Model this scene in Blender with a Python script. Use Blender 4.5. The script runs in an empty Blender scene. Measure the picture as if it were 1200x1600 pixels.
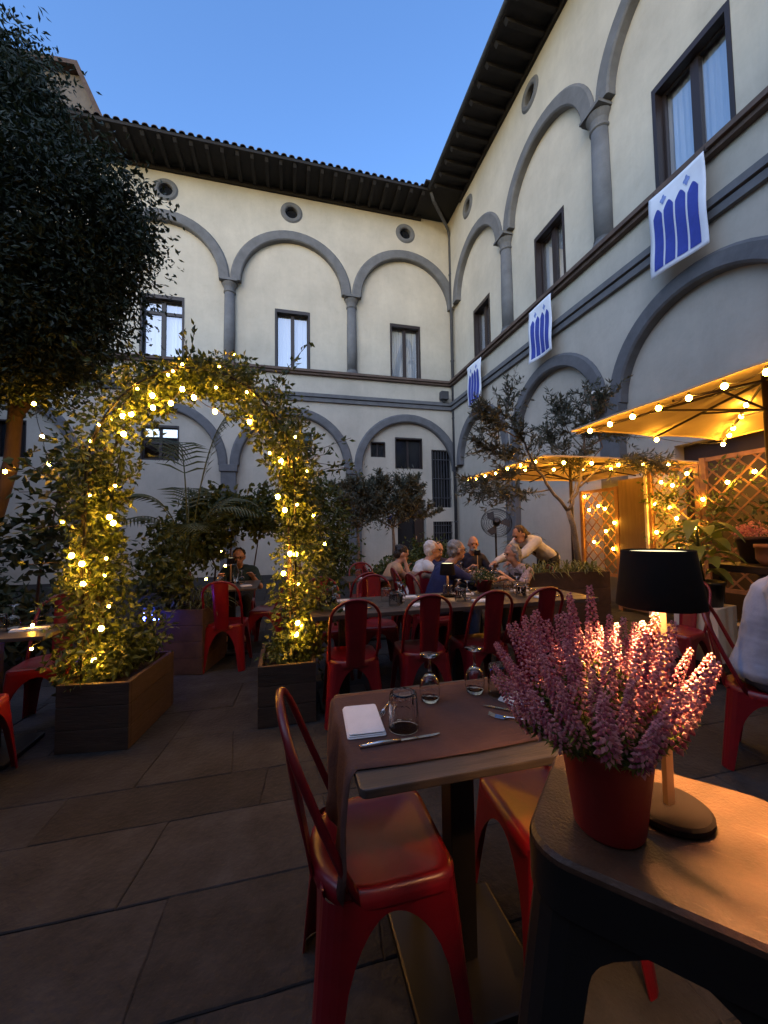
import bpy, bmesh, math, random
import numpy as np
from mathutils import Vector, Matrix, noise
from mathutils.geometry import tessellate_polygon
random.seed(7); rng = np.random.default_rng(7)
PI = math.pi; R = math.radians
S = bpy.context.scene
COL = S.collection

# ------------------------------------------------------------------ camera
YAW, PITCH, ROLL, CAMH = R(14.2), R(2.7), R(0.8), 1.36
fwd = Vector((math.sin(YAW)*math.cos(PITCH), math.cos(YAW)*math.cos(PITCH), math.sin(PITCH)))
r0 = Vector((math.cos(YAW), -math.sin(YAW), 0)); u0 = r0.cross(fwd)
cr = r0*math.cos(ROLL) - u0*math.sin(ROLL); cu = u0*math.cos(ROLL) + r0*math.sin(ROLL)
cd = bpy.data.cameras.new('camera'); cam = bpy.data.objects.new('camera', cd); COL.objects.link(cam)
cd.sensor_fit = 'HORIZONTAL'; cd.sensor_width = 36; cd.lens = 18.0; cd.clip_start = 0.03; cd.clip_end = 500
m3 = Matrix((cr, cu, -fwd)).transposed()
cam.matrix_world = Matrix.Translation((0, 0, CAMH)) @ m3.to_4x4()
S.camera = cam

# ------------------------------------------------------------------ sky, afterglow, exposure
SUN_EL, SUN_AZ = R(46), R(215)          # azimuth clockwise from +Y : afterglow from behind and left
w = bpy.data.worlds.new('World'); S.world = w; w.use_nodes = True
nt = w.node_tree; nt.nodes.clear()
sky = nt.nodes.new('ShaderNodeTexSky'); sky.sky_type = 'NISHITA'; sky.sun_disc = False
sky.sun_elevation = R(18); sky.sun_rotation = SUN_AZ; sky.altitude = 100; sky.air_density = 1.0; sky.dust_density = 0.3; sky.ozone_density = 3.0
hs = nt.nodes.new('ShaderNodeHueSaturation'); hs.inputs['Saturation'].default_value = 1.12; hs.inputs['Value'].default_value = 2.6; hs.inputs['Hue'].default_value = 0.507
bg = nt.nodes.new('ShaderNodeBackground'); bg.inputs['Strength'].default_value = 0.10
wo = nt.nodes.new('ShaderNodeOutputWorld')
nt.links.new(sky.outputs[0], hs.inputs['Color']); nt.links.new(hs.outputs[0], bg.inputs['Color']); nt.links.new(bg.outputs[0], wo.inputs[0])
sl = bpy.data.lights.new('afterglow', 'SUN'); sl.energy = 0.64; sl.angle = R(90); sl.color = (1.0, 0.90, 0.79)
so = bpy.data.objects.new('afterglow', sl); COL.objects.link(so)
sd = Vector((math.sin(SUN_AZ)*math.cos(SUN_EL), math.cos(SUN_AZ)*math.cos(SUN_EL), math.sin(SUN_EL)))
so.rotation_euler = sd.to_track_quat('Z', 'Y').to_euler()
S.view_settings.view_transform = 'Standard'; S.view_settings.look = 'None'; S.view_settings.gamma = 1.0
S.view_settings.exposure = 0.8; S.view_settings.use_curve_mapping = False
S.render.engine = 'CYCLES'
cy = S.cycles; cy.use_denoising = True; cy.max_bounces = 6; cy.diffuse_bounces = 3; cy.glossy_bounces = 3
cy.transmission_bounces = 6; cy.transparent_max_bounces = 8; cy.sample_clamp_indirect = 4.0; cy.use_light_tree = True
cy.caustics_reflective = False; cy.caustics_refractive = False
try: cy.denoiser = 'OPENIMAGEDENOISE'
except Exception: pass

# ------------------------------------------------------------------ materials
def mat(name, col, rough=0.6, metal=0.0, var=0.0, scale=6.0, bump=0.0, bscale=None, spec=0.5, col2=None, emit=None, estr=0.0, trans=0.0, obj_var=0.0, wave=None, detail=6.0):
    m = bpy.data.materials.new(name); m.use_nodes = True
    n = m.node_tree; L = n.links.new; b = n.nodes['Principled BSDF']
    b.inputs['Roughness'].default_value = rough; b.inputs['Metallic'].default_value = metal
    b.inputs['Specular IOR Level'].default_value = spec
    c4 = (*col, 1)
    b.inputs['Base Color'].default_value = c4
    tc = n.nodes.new('ShaderNodeTexCoord'); src = None
    if var > 0 or col2 or obj_var > 0 or wave:
        nz = n.nodes.new('ShaderNodeTexNoise'); nz.inputs['Scale'].default_value = scale; nz.inputs['Detail'].default_value = detail
        nz.inputs['Roughness'].default_value = 0.65
        if wave:
            mp = n.nodes.new('ShaderNodeMapping'); mp.inputs['Scale'].default_value = wave; L(tc.outputs['Object'], mp.inputs[0]); L(mp.outputs[0], nz.inputs['Vector'])
        else: L(tc.outputs['Object'], nz.inputs['Vector'])
        rp = n.nodes.new('ShaderNodeValToRGB')
        c2 = col2 if col2 else tuple(max(0, x*(1-var)) for x in col)
        c1 = col if col2 else tuple(min(1, x*(1+var)) for x in col)
        rp.color_ramp.elements[0].position = 0.3; rp.color_ramp.elements[1].position = 0.72
        rp.color_ramp.elements[0].color = (*c2, 1); rp.color_ramp.elements[1].color = (*c1, 1)
        L(nz.outputs['Fac'], rp.inputs[0]); src = rp.outputs[0]
        if obj_var > 0:
            oi = n.nodes.new('ShaderNodeObjectInfo'); mr = n.nodes.new('ShaderNodeMapRange')
            mr.inputs['To Min'].default_value = 1-obj_var; mr.inputs['To Max'].default_value = 1+obj_var; L(oi.outputs['Random'], mr.inputs[0])
            hv = n.nodes.new('ShaderNodeHueSaturation'); L(src, hv.inputs['Color']); L(mr.outputs[0], hv.inputs['Value']); src = hv.outputs[0]
        L(src, b.inputs['Base Color'])
    if bump > 0:
        nb = n.nodes.new('ShaderNodeTexNoise'); nb.inputs['Scale'].default_value = bscale or scale*4; nb.inputs['Detail'].default_value = 8
        if wave: L(mp.outputs[0], nb.inputs['Vector'])
        else: L(tc.outputs['Object'], nb.inputs['Vector'])
        bp = n.nodes.new('ShaderNodeBump'); bp.inputs['Strength'].default_value = bump; bp.inputs['Distance'].default_value = 0.01
        L(nb.outputs['Fac'], bp.inputs['Height']); L(bp.outputs[0], b.inputs['Normal'])
    if emit:
        b.inputs['Emission Color'].default_value = (*emit, 1); b.inputs['Emission Strength'].default_value = estr
    if trans > 0: b.inputs['Transmission Weight'].default_value = trans
    return m

def leafmat(name, c1, c2, tr=0.35, rough=0.45, scale=9.0):
    m = bpy.data.materials.new(name); m.use_nodes = True; n = m.node_tree; L = n.links.new
    b = n.nodes['Principled BSDF']; out = n.nodes['Material Output']; b.inputs['Roughness'].default_value = rough
    ge = n.nodes.new('ShaderNodeNewGeometry'); rp = n.nodes.new('ShaderNodeValToRGB')
    rp.color_ramp.elements[0].color = (*c1, 1); rp.color_ramp.elements[1].color = (*c2, 1)
    L(ge.outputs['Random Per Island'], rp.inputs[0]); L(rp.outputs[0], b.inputs['Base Color'])
    t = n.nodes.new('ShaderNodeBsdfTranslucent'); L(rp.outputs[0], t.inputs['Color'])
    mx = n.nodes.new('ShaderNodeMixShader'); mx.inputs[0].default_value = tr
    L(b.outputs[0], mx.inputs[1]); L(t.outputs[0], mx.inputs[2]); L(mx.outputs[0], out.inputs[0])
    return m

def glassmat(name, tint=(1, 1, 1), gloss=0.12, rough=0.0):
    m = bpy.data.materials.new(name); m.use_nodes = True; n = m.node_tree; n.nodes.clear(); L = n.links.new
    out = n.nodes.new('ShaderNodeOutputMaterial'); tr = n.nodes.new('ShaderNodeBsdfTransparent'); tr.inputs[0].default_value = (*tint, 1)
    gl = n.nodes.new('ShaderNodeBsdfGlossy'); gl.inputs['Roughness'].default_value = rough
    fr = n.nodes.new('ShaderNodeLayerWeight'); fr.inputs[0].default_value = 0.12
    ad = n.nodes.new('ShaderNodeMath'); ad.operation = 'ADD'; ad.use_clamp = True; ad.inputs[1].default_value = gloss
    mx = n.nodes.new('ShaderNodeMixShader'); L(fr.outputs['Facing'], ad.inputs[0]); L(ad.outputs[0], mx.inputs[0])
    L(tr.outputs[0], mx.inputs[1]); L(gl.outputs[0], mx.inputs[2]); L(mx.outputs[0], out.inputs[0])
    return m

M = {}
M['plaster'] = mat('plaster', (0.50, 0.455, 0.375), 0.92, var=0.14, scale=0.8, bump=0.35, bscale=14, detail=10)
M['oldplaster'] = mat('weathered_plaster', (0.13, 0.11, 0.095), 0.95, var=0.3, scale=1.5, bump=0.4)
def weather(m, scale, mapping, lo, hi, dark, pos=(0.35, 0.75)):
    n = m.node_tree; L = n.links.new; b = n.nodes['Principled BSDF']; src = b.inputs['Base Color'].links[0].from_socket
    tc = n.nodes.new('ShaderNodeTexCoord'); mp = n.nodes.new('ShaderNodeMapping'); mp.inputs['Scale'].default_value = mapping
    nz = n.nodes.new('ShaderNodeTexNoise'); nz.inputs['Scale'].default_value = scale; nz.inputs['Detail'].default_value = 9; nz.inputs['Roughness'].default_value = 0.7; nz.inputs['Distortion'].default_value = 0.4
    L(tc.outputs['Object'], mp.inputs[0]); L(mp.outputs[0], nz.inputs['Vector'])
    mr = n.nodes.new('ShaderNodeMapRange'); mr.inputs['From Min'].default_value = pos[0]; mr.inputs['From Max'].default_value = pos[1]; mr.inputs['To Min'].default_value = lo; mr.inputs['To Max'].default_value = hi; L(nz.outputs['Fac'], mr.inputs[0])
    mx = n.nodes.new('ShaderNodeMix'); mx.data_type = 'RGBA'; mx.inputs['B'].default_value = (*dark, 1); L(mr.outputs[0], mx.inputs['Factor']); L(src, mx.inputs['A']); L(mx.outputs['Result'], b.inputs['Base Color'])
weather(M['plaster'], 1.6, (1, 1, 0.22), 0.0, 0.30, (0.25, 0.225, 0.19)); weather(M['plaster'], 5.0, (1, 1, 1), 0.0, 0.22, (0.30, 0.25, 0.20), (0.5, 0.8))
M['stone'] = mat('grey_sandstone', (0.125, 0.125, 0.13), 0.85, var=0.22, scale=3, bump=0.35, bscale=30)
M['sillwood'] = mat('brown_cornice', (0.10, 0.065, 0.05), 0.8, var=0.3, scale=4, bump=0.2)
M['darkwood'] = mat('dark_window_wood', (0.020, 0.011, 0.010), 0.5, var=0.3, scale=5, bump=0.1, wave=(1, 1, 0.1))
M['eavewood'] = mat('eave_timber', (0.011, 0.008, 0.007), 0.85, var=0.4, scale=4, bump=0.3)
M['tile'] = mat('terracotta_tile', (0.06, 0.038, 0.03), 0.9, var=0.35, scale=5, bump=0.4, obj_var=0.25)
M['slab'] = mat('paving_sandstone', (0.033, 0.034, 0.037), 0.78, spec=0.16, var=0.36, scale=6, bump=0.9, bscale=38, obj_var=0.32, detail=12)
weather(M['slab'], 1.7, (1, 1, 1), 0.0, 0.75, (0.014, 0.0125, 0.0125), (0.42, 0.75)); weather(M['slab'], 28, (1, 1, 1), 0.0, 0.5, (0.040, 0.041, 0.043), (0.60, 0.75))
M['joint'] = mat('joint_earth', (0.02, 0.017, 0.015), 0.95, var=0.4, scale=12, bump=0.6)
M['red'] = mat('red_lacquered_steel', (0.15, 0.003, 0.009), 0.34, metal=0.0, var=0.18, scale=9, bump=0.03, bscale=60, spec=0.6)
weather(M['red'], 30, (1, 1, 1), 0.0, 0.35, (0.045, 0.003, 0.005), (0.55, 0.72)); weather(M['red'], 90, (1, 1, 1), 0.0, 0.6, (0.20, 0.06, 0.05), (0.68, 0.76))
M['black'] = mat('black_steel', (0.012, 0.011, 0.011), 0.45, metal=0.3, var=0.2, scale=8, bump=0.05)
M['tabletop'] = mat('table_board', (0.058, 0.046, 0.040), 0.45, var=0.35, scale=7, bump=0.15, wave=(0.35, 6, 6))
M['oldtop'] = mat('worn_brown_top', (0.10, 0.055, 0.035), 0.38, col2=(0.045, 0.026, 0.018), scale=22, bump=0.16, bscale=200, spec=0.3)
weather(M['oldtop'], 60, (1, .25, 1), 0.0, 0.6, (0.20, 0.13, 0.09), (0.60, 0.70)); weather(M['oldtop'], 6, (1, 1, 1), 0.0, 0.8, (0.05, 0.03, 0.022), (0.45, 0.75))
M['runner'] = mat('brown_paper_runner', (0.090, 0.047, 0.040), 0.9, spec=0.2, var=0.15, scale=8, bump=0.25, bscale=90)
M['napkin'] = mat('white_linen', (0.78, 0.76, 0.76), 0.9, var=0.05, scale=20, bump=0.3, bscale=220)
M['steel'] = mat('cutlery_steel', (0.55, 0.55, 0.57), 0.22, metal=1.0)
M['glass'] = mat('clear_glass', (0.97, 0.97, 0.97), 0.0, trans=1.0)
M['glass'].node_tree.nodes['Principled BSDF'].inputs['IOR'].default_value = 1.33
M['pane'] = glassmat('window_glass', (0.85, 0.88, 0.92), 0.32); M['skypane'] = glassmat('reflecting_glass', (0.3, 0.3, 0.35), 0.5)
M['darkpane'] = mat('dark_room_glass', (0.012, 0.013, 0.016), 0.12, spec=0.5)  # opaque near-black pane, the unlit room behind it painted into the colour
M['curtain'] = mat('white_curtain', (0.72, 0.74, 0.78), 0.95, var=0.08, scale=5, wave=(8, 8, 0.4))
M['interior'] = mat('dark_interior', (0.02, 0.018, 0.018), 0.9)
M['planterwood'] = mat('planter_planks', (0.042, 0.024, 0.015), 0.75, var=0.4, scale=5, bump=0.4, wave=(1, 1, 7), obj_var=0.2)
M['corten'] = mat('rusty_brown_planter', (0.055, 0.03, 0.022), 0.85, var=0.4, scale=6, bump=0.3, obj_var=0.15)
M['soil'] = mat('potting_soil', (0.03, 0.02, 0.014), 0.98, var=0.5, scale=30, bump=0.9)
M['bark'] = mat('tree_bark', (0.06, 0.038, 0.028), 0.9, var=0.4, scale=10, bump=0.8, wave=(1, 1, 0.3))
M['greybark'] = mat('olive_bark', (0.16, 0.13, 0.10), 0.9, var=0.4, scale=14, bump=0.8)
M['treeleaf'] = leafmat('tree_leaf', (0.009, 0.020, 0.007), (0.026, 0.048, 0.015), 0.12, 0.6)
M['vine'] = leafmat('jasmine_leaf', (0.022, 0.048, 0.012), (0.10, 0.135, 0.032), 0.25)
M['bush'] = leafmat('shrub_leaf', (0.03, 0.055, 0.015), (0.09, 0.12, 0.03), 0.3)
M['olive'] = leafmat('olive_leaf', (0.055, 0.065, 0.04), (0.13, 0.135, 0.095), 0.2)
M['palm'] = leafmat('palm_leaf', (0.03, 0.05, 0.018), (0.07, 0.09, 0.03), 0.25)
M['spider'] = leafmat('grassy_leaf', (0.05, 0.08, 0.03), (0.16, 0.19, 0.08), 0.3)
M['dieff'] = leafmat('broad_leaf', (0.05, 0.10, 0.02), (0.20, 0.26, 0.07), 0.3)
M['heath_green'] = leafmat('heather_needles', (0.05, 0.09, 0.02), (0.24, 0.29, 0.06), 0.4)
M['heather'] = leafmat('heather_bells', (0.38, 0.075, 0.15), (0.86, 0.50, 0.50), 0.45, 0.7)
M['potred'] = mat('red_zinc_pot', (0.22, 0.012, 0.012), 0.5, var=0.15, scale=10, bump=0.08, bscale=20)
M['shade'] = mat('black_lamp_shade', (0.008, 0.005, 0.004), 0.85, spec=0.12, var=0.1, scale=40)
M['brass'] = mat('brushed_brass_stem', (0.50, 0.33, 0.20), 0.4, metal=0.6)
M['lampled'] = mat('lamp_light', (1, 0.9, 0.7), 0.5, emit=(1.0, 0.48, 0.17), estr=1150)
M['farled'] = mat('small_lamp_light', (1, 0.9, 0.7), 0.5, emit=(1.0, 0.56, 0.24), estr=80)
M['bulb'] = mat('warm_bulb', (1, 0.8, 0.4), 0.5, emit=(1.0, 0.43, 0.04), estr=190)
M['topglow'] = mat('lamp_top_diffuser', (0.8, 0.75, 0.6), 0.5, emit=(1.0, 0.85, 0.45), estr=0.9)
M['blueled'] = mat('blue_led', (0.1, 0.1, 1), 0.5, emit=(0.05, 0.08, 1.0), estr=40)
M['cord'] = mat('black_cord', (0.012, 0.012, 0.012), 0.7)
M['canvas'] = mat('cream_canvas', (0.60, 0.46, 0.28), 0.85, var=0.06, scale=5, bump=0.15, bscale=150)
M['lattice'] = mat('brown_lattice_wood', (0.22, 0.11, 0.055), 0.75, var=0.3, scale=8, bump=0.2, obj_var=0.2)
M['board'] = mat('tan_board', (0.16, 0.10, 0.05), 0.7, var=0.2, scale=5, bump=0.15, wave=(6, 6, 0.5))
M['whitepaint'] = mat('white_painted_plinth', (0.68, 0.62, 0.52), 0.7, var=0.08, scale=5, bump=0.1)
M['potblack'] = mat('black_plastic_pot', (0.015, 0.017, 0.016), 0.4)
M['terracotta'] = mat('terracotta_pot', (0.30, 0.13, 0.07), 0.8, var=0.2, scale=8, bump=0.2)
M['banner'] = mat('white_banner_cloth', (0.74, 0.76, 0.82), 0.85, var=0.04, scale=6, bump=0.1, bscale=100)
M['bluefab'] = mat('blue_print', (0.035, 0.06, 0.33), 0.85, var=0.15, scale=12)
M['palebluefab'] = mat('pale_blue_print', (0.20, 0.28, 0.58), 0.85, var=0.3, scale=20)
M['pipe'] = mat('lead_grey_pipe', (0.05, 0.05, 0.055), 0.7, metal=0.0, var=0.2, scale=5)
M['skin'] = mat('skin', (0.50, 0.27, 0.18), 0.55, var=0.06, scale=12)
M['skin2'] = mat('tanned_skin', (0.42, 0.21, 0.13), 0.55, var=0.06, scale=12)
def cloth(n, c): M[n] = mat(n, c, 0.9, var=0.12, scale=9, bump=0.35, bscale=18)
cloth('white_shirt', (0.62, 0.60, 0.58)); cloth('navy_shirt', (0.018, 0.022, 0.085)); cloth('darknavy_shirt', (0.012, 0.014, 0.035)); cloth('tan_top', (0.42, 0.26, 0.15))
cloth('green_shirt', (0.02, 0.045, 0.045)); cloth('blue_shirt', (0.30, 0.36, 0.50)); cloth('jeans', (0.03, 0.04, 0.08)); cloth('dark_trousers', (0.02, 0.02, 0.022)); cloth('beige_jacket', (0.20, 0.15, 0.12))
M['floral'] = mat('floral_cloth', (0.55, 0.48, 0.45), 0.9, col2=(0.25, 0.12, 0.12), scale=45)
M['hair_dark'] = mat('dark_hair', (0.012, 0.009, 0.008), 0.6, bump=0.5, bscale=80); M['hair_white'] = mat('white_hair', (0.60, 0.58, 0.56), 0.7, bump=0.5, bscale=80)
M['hair_grey'] = mat('grey_hair', (0.25, 0.24, 0.23), 0.7, var=0.2, bump=0.5, bscale=80); M['hair_brown'] = mat('brown_hair', (0.05, 0.028, 0.018), 0.6, bump=0.5, bscale=80)
M['bread'] = mat('bread_basket', (0.62, 0.50, 0.28), 0.9, var=0.15, scale=20)
M['paper'] = mat('white_paper', (0.7, 0.7, 0.7), 0.9)

# ------------------------------------------------------------------ mesh helpers
class MB:
    def __init__(s): s.v = []; s.f = []
    def add(s, vs, fs):
        o = len(s.v); s.v += [tuple(x) for x in vs]; s.f += [tuple(i+o for i in f) for f in fs]; return s
    def box(s, x0, x1, y0, y1, z0, z1):
        return s.add([(x0,y0,z0),(x1,y0,z0),(x1,y1,z0),(x0,y1,z0),(x0,y0,z1),(x1,y0,z1),(x1,y1,z1),(x0,y1,z1)],
                     [(0,3,2,1),(4,5,6,7),(0,1,5,4),(1,2,6,5),(2,3,7,6),(3,0,4,7)])
    def tube(s, pts, rad, n=8, cap=True):
        pts = [Vector(p) for p in pts]; k = len(pts)
        if not hasattr(rad, '__len__'): rad = [rad]*k
        vs = []; up = None
        for i, p in enumerate(pts):
            t = (pts[min(i+1, k-1)] - pts[max(i-1, 0)]).normalized()
            if up is None: up = Vector((0, 0, 1)) if abs(t.z) < 0.9 else Vector((1, 0, 0))
            a = t.cross(up)
            if a.length < 1e-5: a = t.orthogonal()
            a.normalize(); b = a.cross(t).normalized(); up = b
            for j in range(n):
                an = 2*PI*j/n; vs.append(p + (a*math.cos(an) + b*math.sin(an))*rad[i])
        fs = [(i*n+j, i*n+(j+1) % n, (i+1)*n+(j+1) % n, (i+1)*n+j) for i in range(k-1) for j in range(n)]
        if cap: fs += [tuple(range(n-1, -1, -1)), tuple((k-1)*n+j for j in range(n))]
        return s.add(vs, fs)
    def lathe(s, prof, n=20, c=(0, 0, 0), cap0=True, cap1=True):
        vs = [(c[0]+r*math.cos(2*PI*j/n), c[1]+r*math.sin(2*PI*j/n), c[2]+z) for r, z in prof for j in range(n)]
        k = len(prof)
        fs = [(i*n+j, i*n+(j+1) % n, (i+1)*n+(j+1) % n, (i+1)*n+j) for i in range(k-1) for j in range(n)]
        if cap0: fs.append(tuple(range(n-1, -1, -1)))
        if cap1: fs.append(tuple((k-1)*n+j for j in range(n)))
        return s.add(vs, fs)
    def ell(s, c, r, n=12, m=8, rot=None):
        vs = []; c = Vector(c)
        for i in range(m+1):
            th = PI*(0.02 + 0.96*i/m)
            for j in range(n):
                v = Vector((r[0]*math.sin(th)*math.cos(2*PI*j/n), r[1]*math.sin(th)*math.sin(2*PI*j/n), r[2]*math.cos(th)))
                if rot is not None: v = rot @ v
                vs.append(c+v)
        fs = [(i*n+j, (i+1)*n+j, (i+1)*n+(j+1) % n, i*n+(j+1) % n) for i in range(m) for j in range(n)]
        fs += [tuple(range(n)), tuple(m*n+j for j in range(n-1, -1, -1))]
        return s.add(vs, fs)
    def cap(s, p0, p1, r0, r1, n=10):
        p0, p1 = Vector(p0), Vector(p1); d = (p1-p0).normalized()
        pts = []; rd = []
        for a in (0.15, 0.5, 0.8): pts.append(p0 - d*r0*math.cos(a*PI/2)); rd.append(r0*math.sin(a*PI/2))
        pts += [p0, p1]; rd += [r0, r1]
        for a in (0.8, 0.5, 0.15): pts.append(p1 + d*r1*math.cos(a*PI/2)); rd.append(r1*math.sin(a*PI/2))
        return s.tube(pts, rd, n)
    def prism(s, poly, z0, z1, f=None):
        f = f or (lambda x, y, z: (x, y, z)); n = len(poly)
        vs = [f(x, y, z0) for x, y in poly] + [f(x, y, z1) for x, y in poly]
        tr = tessellate_polygon([[Vector((x, y, 0)) for x, y in poly]])
        fs = [t for t in tr] + [tuple(i+n for i in t[::-1]) for t in tr] + [(i, (i+1) % n, (i+1) % n+n, i+n) for i in range(n)]
        return s.add(vs, fs)
    def build(s, name, m, parent=None, smooth=False, bev=0.0, loc=None):
        me = bpy.data.meshes.new(name); me.from_pydata(s.v, [], s.f)
        bm = bmesh.new(); bm.from_mesh(me); bmesh.ops.recalc_face_normals(bm, faces=bm.faces[:])
        if bev > 0:
            es = [e for e in bm.edges if len(e.link_faces) == 2 and e.calc_face_angle(0) > 0.6]
            bmesh.ops.bevel(bm, geom=es, offset=bev, segments=2, affect='EDGES', profile=0.6)
        bm.to_mesh(me); bm.free()
        if smooth: me.polygons.foreach_set('use_smooth', [True]*len(me.polygons))
        return link(name, me, m, parent, loc)
def link(name, me, m=None, parent=None, loc=None):
    if m is not None and not me.materials: me.materials.append(M[m] if isinstance(m, str) else m)
    o = bpy.data.objects.new(name, me); COL.objects.link(o)
    if parent is not None: o.parent = parent
    if loc is not None: o.location = loc
    return o
def tag(o, label, cat, group=None):
    o['label'] = label; o['category'] = cat
    if group: o['group'] = group
    return o
def thing(name, label, cat, loc=(0, 0, 0), rz=0, group=None):
    o = bpy.data.objects.new(name, None); COL.objects.link(o); o.location = loc; o.rotation_euler = (0, 0, rz)
    o.empty_display_size = 0.1
    return tag(o, label, cat, group)
def struct(o): o['kind'] = 'structure'; return o
def stuff(o): o['kind'] = 'stuff'; return o
def dup(root, loc, rz=0, label=None, group=None):
    r = root.copy(); COL.objects.link(r); r.location = loc; r.rotation_euler = (0, 0, rz)
    if label: r['label'] = label
    if group: r['group'] = group
    for ch in list(root.children):
        c = ch.copy(); COL.objects.link(c); c.parent = r
        for g in ch.children:
            d = g.copy(); COL.objects.link(d); d.parent = c
    return r
def leaves(name, m, P, D, L, W, parent=None, fold=0.25, shape=0.45, curl=0.0):
    """P base points, D directions (unit), L lengths, W half widths; kite leaf folded along its midrib."""
    P = np.asarray(P, float); N = len(P); D = np.asarray(D, float); D /= np.linalg.norm(D, axis=1)[:, None] + 1e-9
    rv = rng.normal(size=(N, 3)); A = np.cross(D, rv); A /= np.linalg.norm(A, axis=1)[:, None] + 1e-9; Nn = np.cross(A, D)
    L = np.broadcast_to(np.asarray(L, float), (N,))[:, None]; W = np.broadcast_to(np.asarray(W, float), (N,))[:, None]
    mid = P + D*L*shape; tip = P + D*L - Nn*L*curl
    V = np.stack([P, mid + A*W + Nn*W*fold, tip, mid - A*W + Nn*W*fold], 1).reshape(-1, 3)
    idx = np.arange(N)[:, None]*4; F = np.concatenate([idx + [0, 1, 2], idx + [0, 2, 3]], 1).reshape(-1, 3)
    me = bpy.data.meshes.new(name); me.from_pydata(V.tolist(), [], F.tolist())
    return link(name, me, m, parent)
def unit(n): v = rng.normal(size=(n, 3)); return v/np.linalg.norm(v, axis=1)[:, None]
def bez(p0, p1, p2, n): return [Vector(p0)*(1-t)**2 + Vector(p1)*2*t*(1-t) + Vector(p2)*t*t for t in [i/(n-1) for i in range(n)]]

# ------------------------------------------------------------------ ground and paving
g = MB(); g.add([(-60,-60,-0.008),(60,-60,-0.008),(60,60,-0.008),(-60,60,-0.008)], [(0,1,2,3)])
gm = bpy.data.materials.new('far_paving'); gm.use_nodes = True
n_ = gm.node_tree; b_ = n_.nodes['Principled BSDF']; b_.inputs['Roughness'].default_value = 0.95; b_.inputs['Specular IOR Level'].default_value = 0.05
tc_ = n_.nodes.new('ShaderNodeTexCoord'); br = n_.nodes.new('ShaderNodeTexBrick'); br.inputs['Scale'].default_value = 1.0
br.inputs['Color1'].default_value = (0.045, 0.040, 0.037, 1); br.inputs['Color2'].default_value = (0.036, 0.032, 0.030, 1); br.inputs['Mortar'].default_value = (0.018, 0.016, 0.015, 1)
br.inputs['Brick Width'].default_value = 0.9; br.inputs['Row Height'].default_value = 0.45; br.inputs['Mortar Size'].default_value = 0.012
n_.links.new(tc_.outputs['Object'], br.inputs['Vector']); n_.links.new(br.outputs['Color'], b_.inputs['Base Color'])
ground = struct(g.build('ground', gm))
rows = [0.05, 0.47, 0.86, 1.25, 1.66, 2.08, 2.39, 2.87, 3.28, 3.75, 4.16, 4.62, 5.1, 5.52, 6.0, 6.45, 6.95]
fixed = {3: [-1.45, -0.44, 0.32, 1.2], 5: [-1.1, -0.12, 0.62], 6: [-1.7, -0.77, -0.33, 0.55], 2: [-0.9, -0.25, 0.55]}
for k in range(len(rows)-1):
    ya, yb = rows[k], rows[k+1]; x0 = -0.95*yb - 0.9; x1 = min(5.85, 1.9*yb + 2.0)
    cuts = sorted([c for c in fixed.get(k, []) if x0 < c < x1]); xs = [x0]
    tgt = cuts + [x1]
    for t in tgt:
        while t - xs[-1] > 1.25: xs.append(xs[-1] + random.uniform(0.55, 1.05))
        if t - xs[-1] < 0.3 and t not in cuts: xs[-1] = t
        else: xs.append(t)
    sk = [random.uniform(-0.035, 0.035) for _ in xs]
    for i in range(len(xs)-1):
        gp = 0.0008 + random.random()*0.0025; dz = random.uniform(-0.003, 0.001)
        a = [(xs[i]-sk[i]+gp, ya+gp), (xs[i+1]-sk[i+1]-gp, ya+gp), (xs[i+1]+sk[i+1]-gp, yb-gp), (xs[i]+sk[i]+gp, yb-gp)]
        # uneven outline, so that joints are not ruled lines
        poly = []
        for q in range(4):
            p, nx = a[q], a[(q+1) % 4]
            poly.append((p[0]+random.uniform(-.003, .003), p[1]+random.uniform(-.003, .003))); ex, ey = nx[0]-p[0], nx[1]-p[1]; el = math.hypot(ex, ey); wn = random.uniform(0, 50)
            for t in (.12, .25, .37, .5, .63, .75, .88):
                o_ = .0035*noise.noise(Vector((wn+t*4, 0, 0))) + random.uniform(-.0015, .001); poly.append((p[0]+ex*t-ey/el*o_, p[1]+ey*t+ex/el*o_))
        cx = sum(p[0] for p in poly)/32; cyy = sum(p[1] for p in poly)/32; nv = len(poly)
        tl = (random.uniform(-.004, .004), random.uniform(-.004, .004))
        zt = lambda x, y: dz + tl[0]*(x-cx) + tl[1]*(y-cyy)
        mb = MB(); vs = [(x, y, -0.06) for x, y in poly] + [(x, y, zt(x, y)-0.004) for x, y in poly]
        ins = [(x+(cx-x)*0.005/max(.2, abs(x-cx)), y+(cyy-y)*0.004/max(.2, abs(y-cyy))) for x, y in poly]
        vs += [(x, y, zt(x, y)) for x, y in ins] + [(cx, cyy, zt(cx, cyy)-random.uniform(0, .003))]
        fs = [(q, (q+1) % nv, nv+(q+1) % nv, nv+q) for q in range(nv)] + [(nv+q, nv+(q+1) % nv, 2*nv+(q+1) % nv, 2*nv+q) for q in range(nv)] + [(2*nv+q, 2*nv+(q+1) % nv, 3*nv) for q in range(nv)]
        mb.add(vs, fs); mb.build('paving_slab', 'slab', ground)

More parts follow.
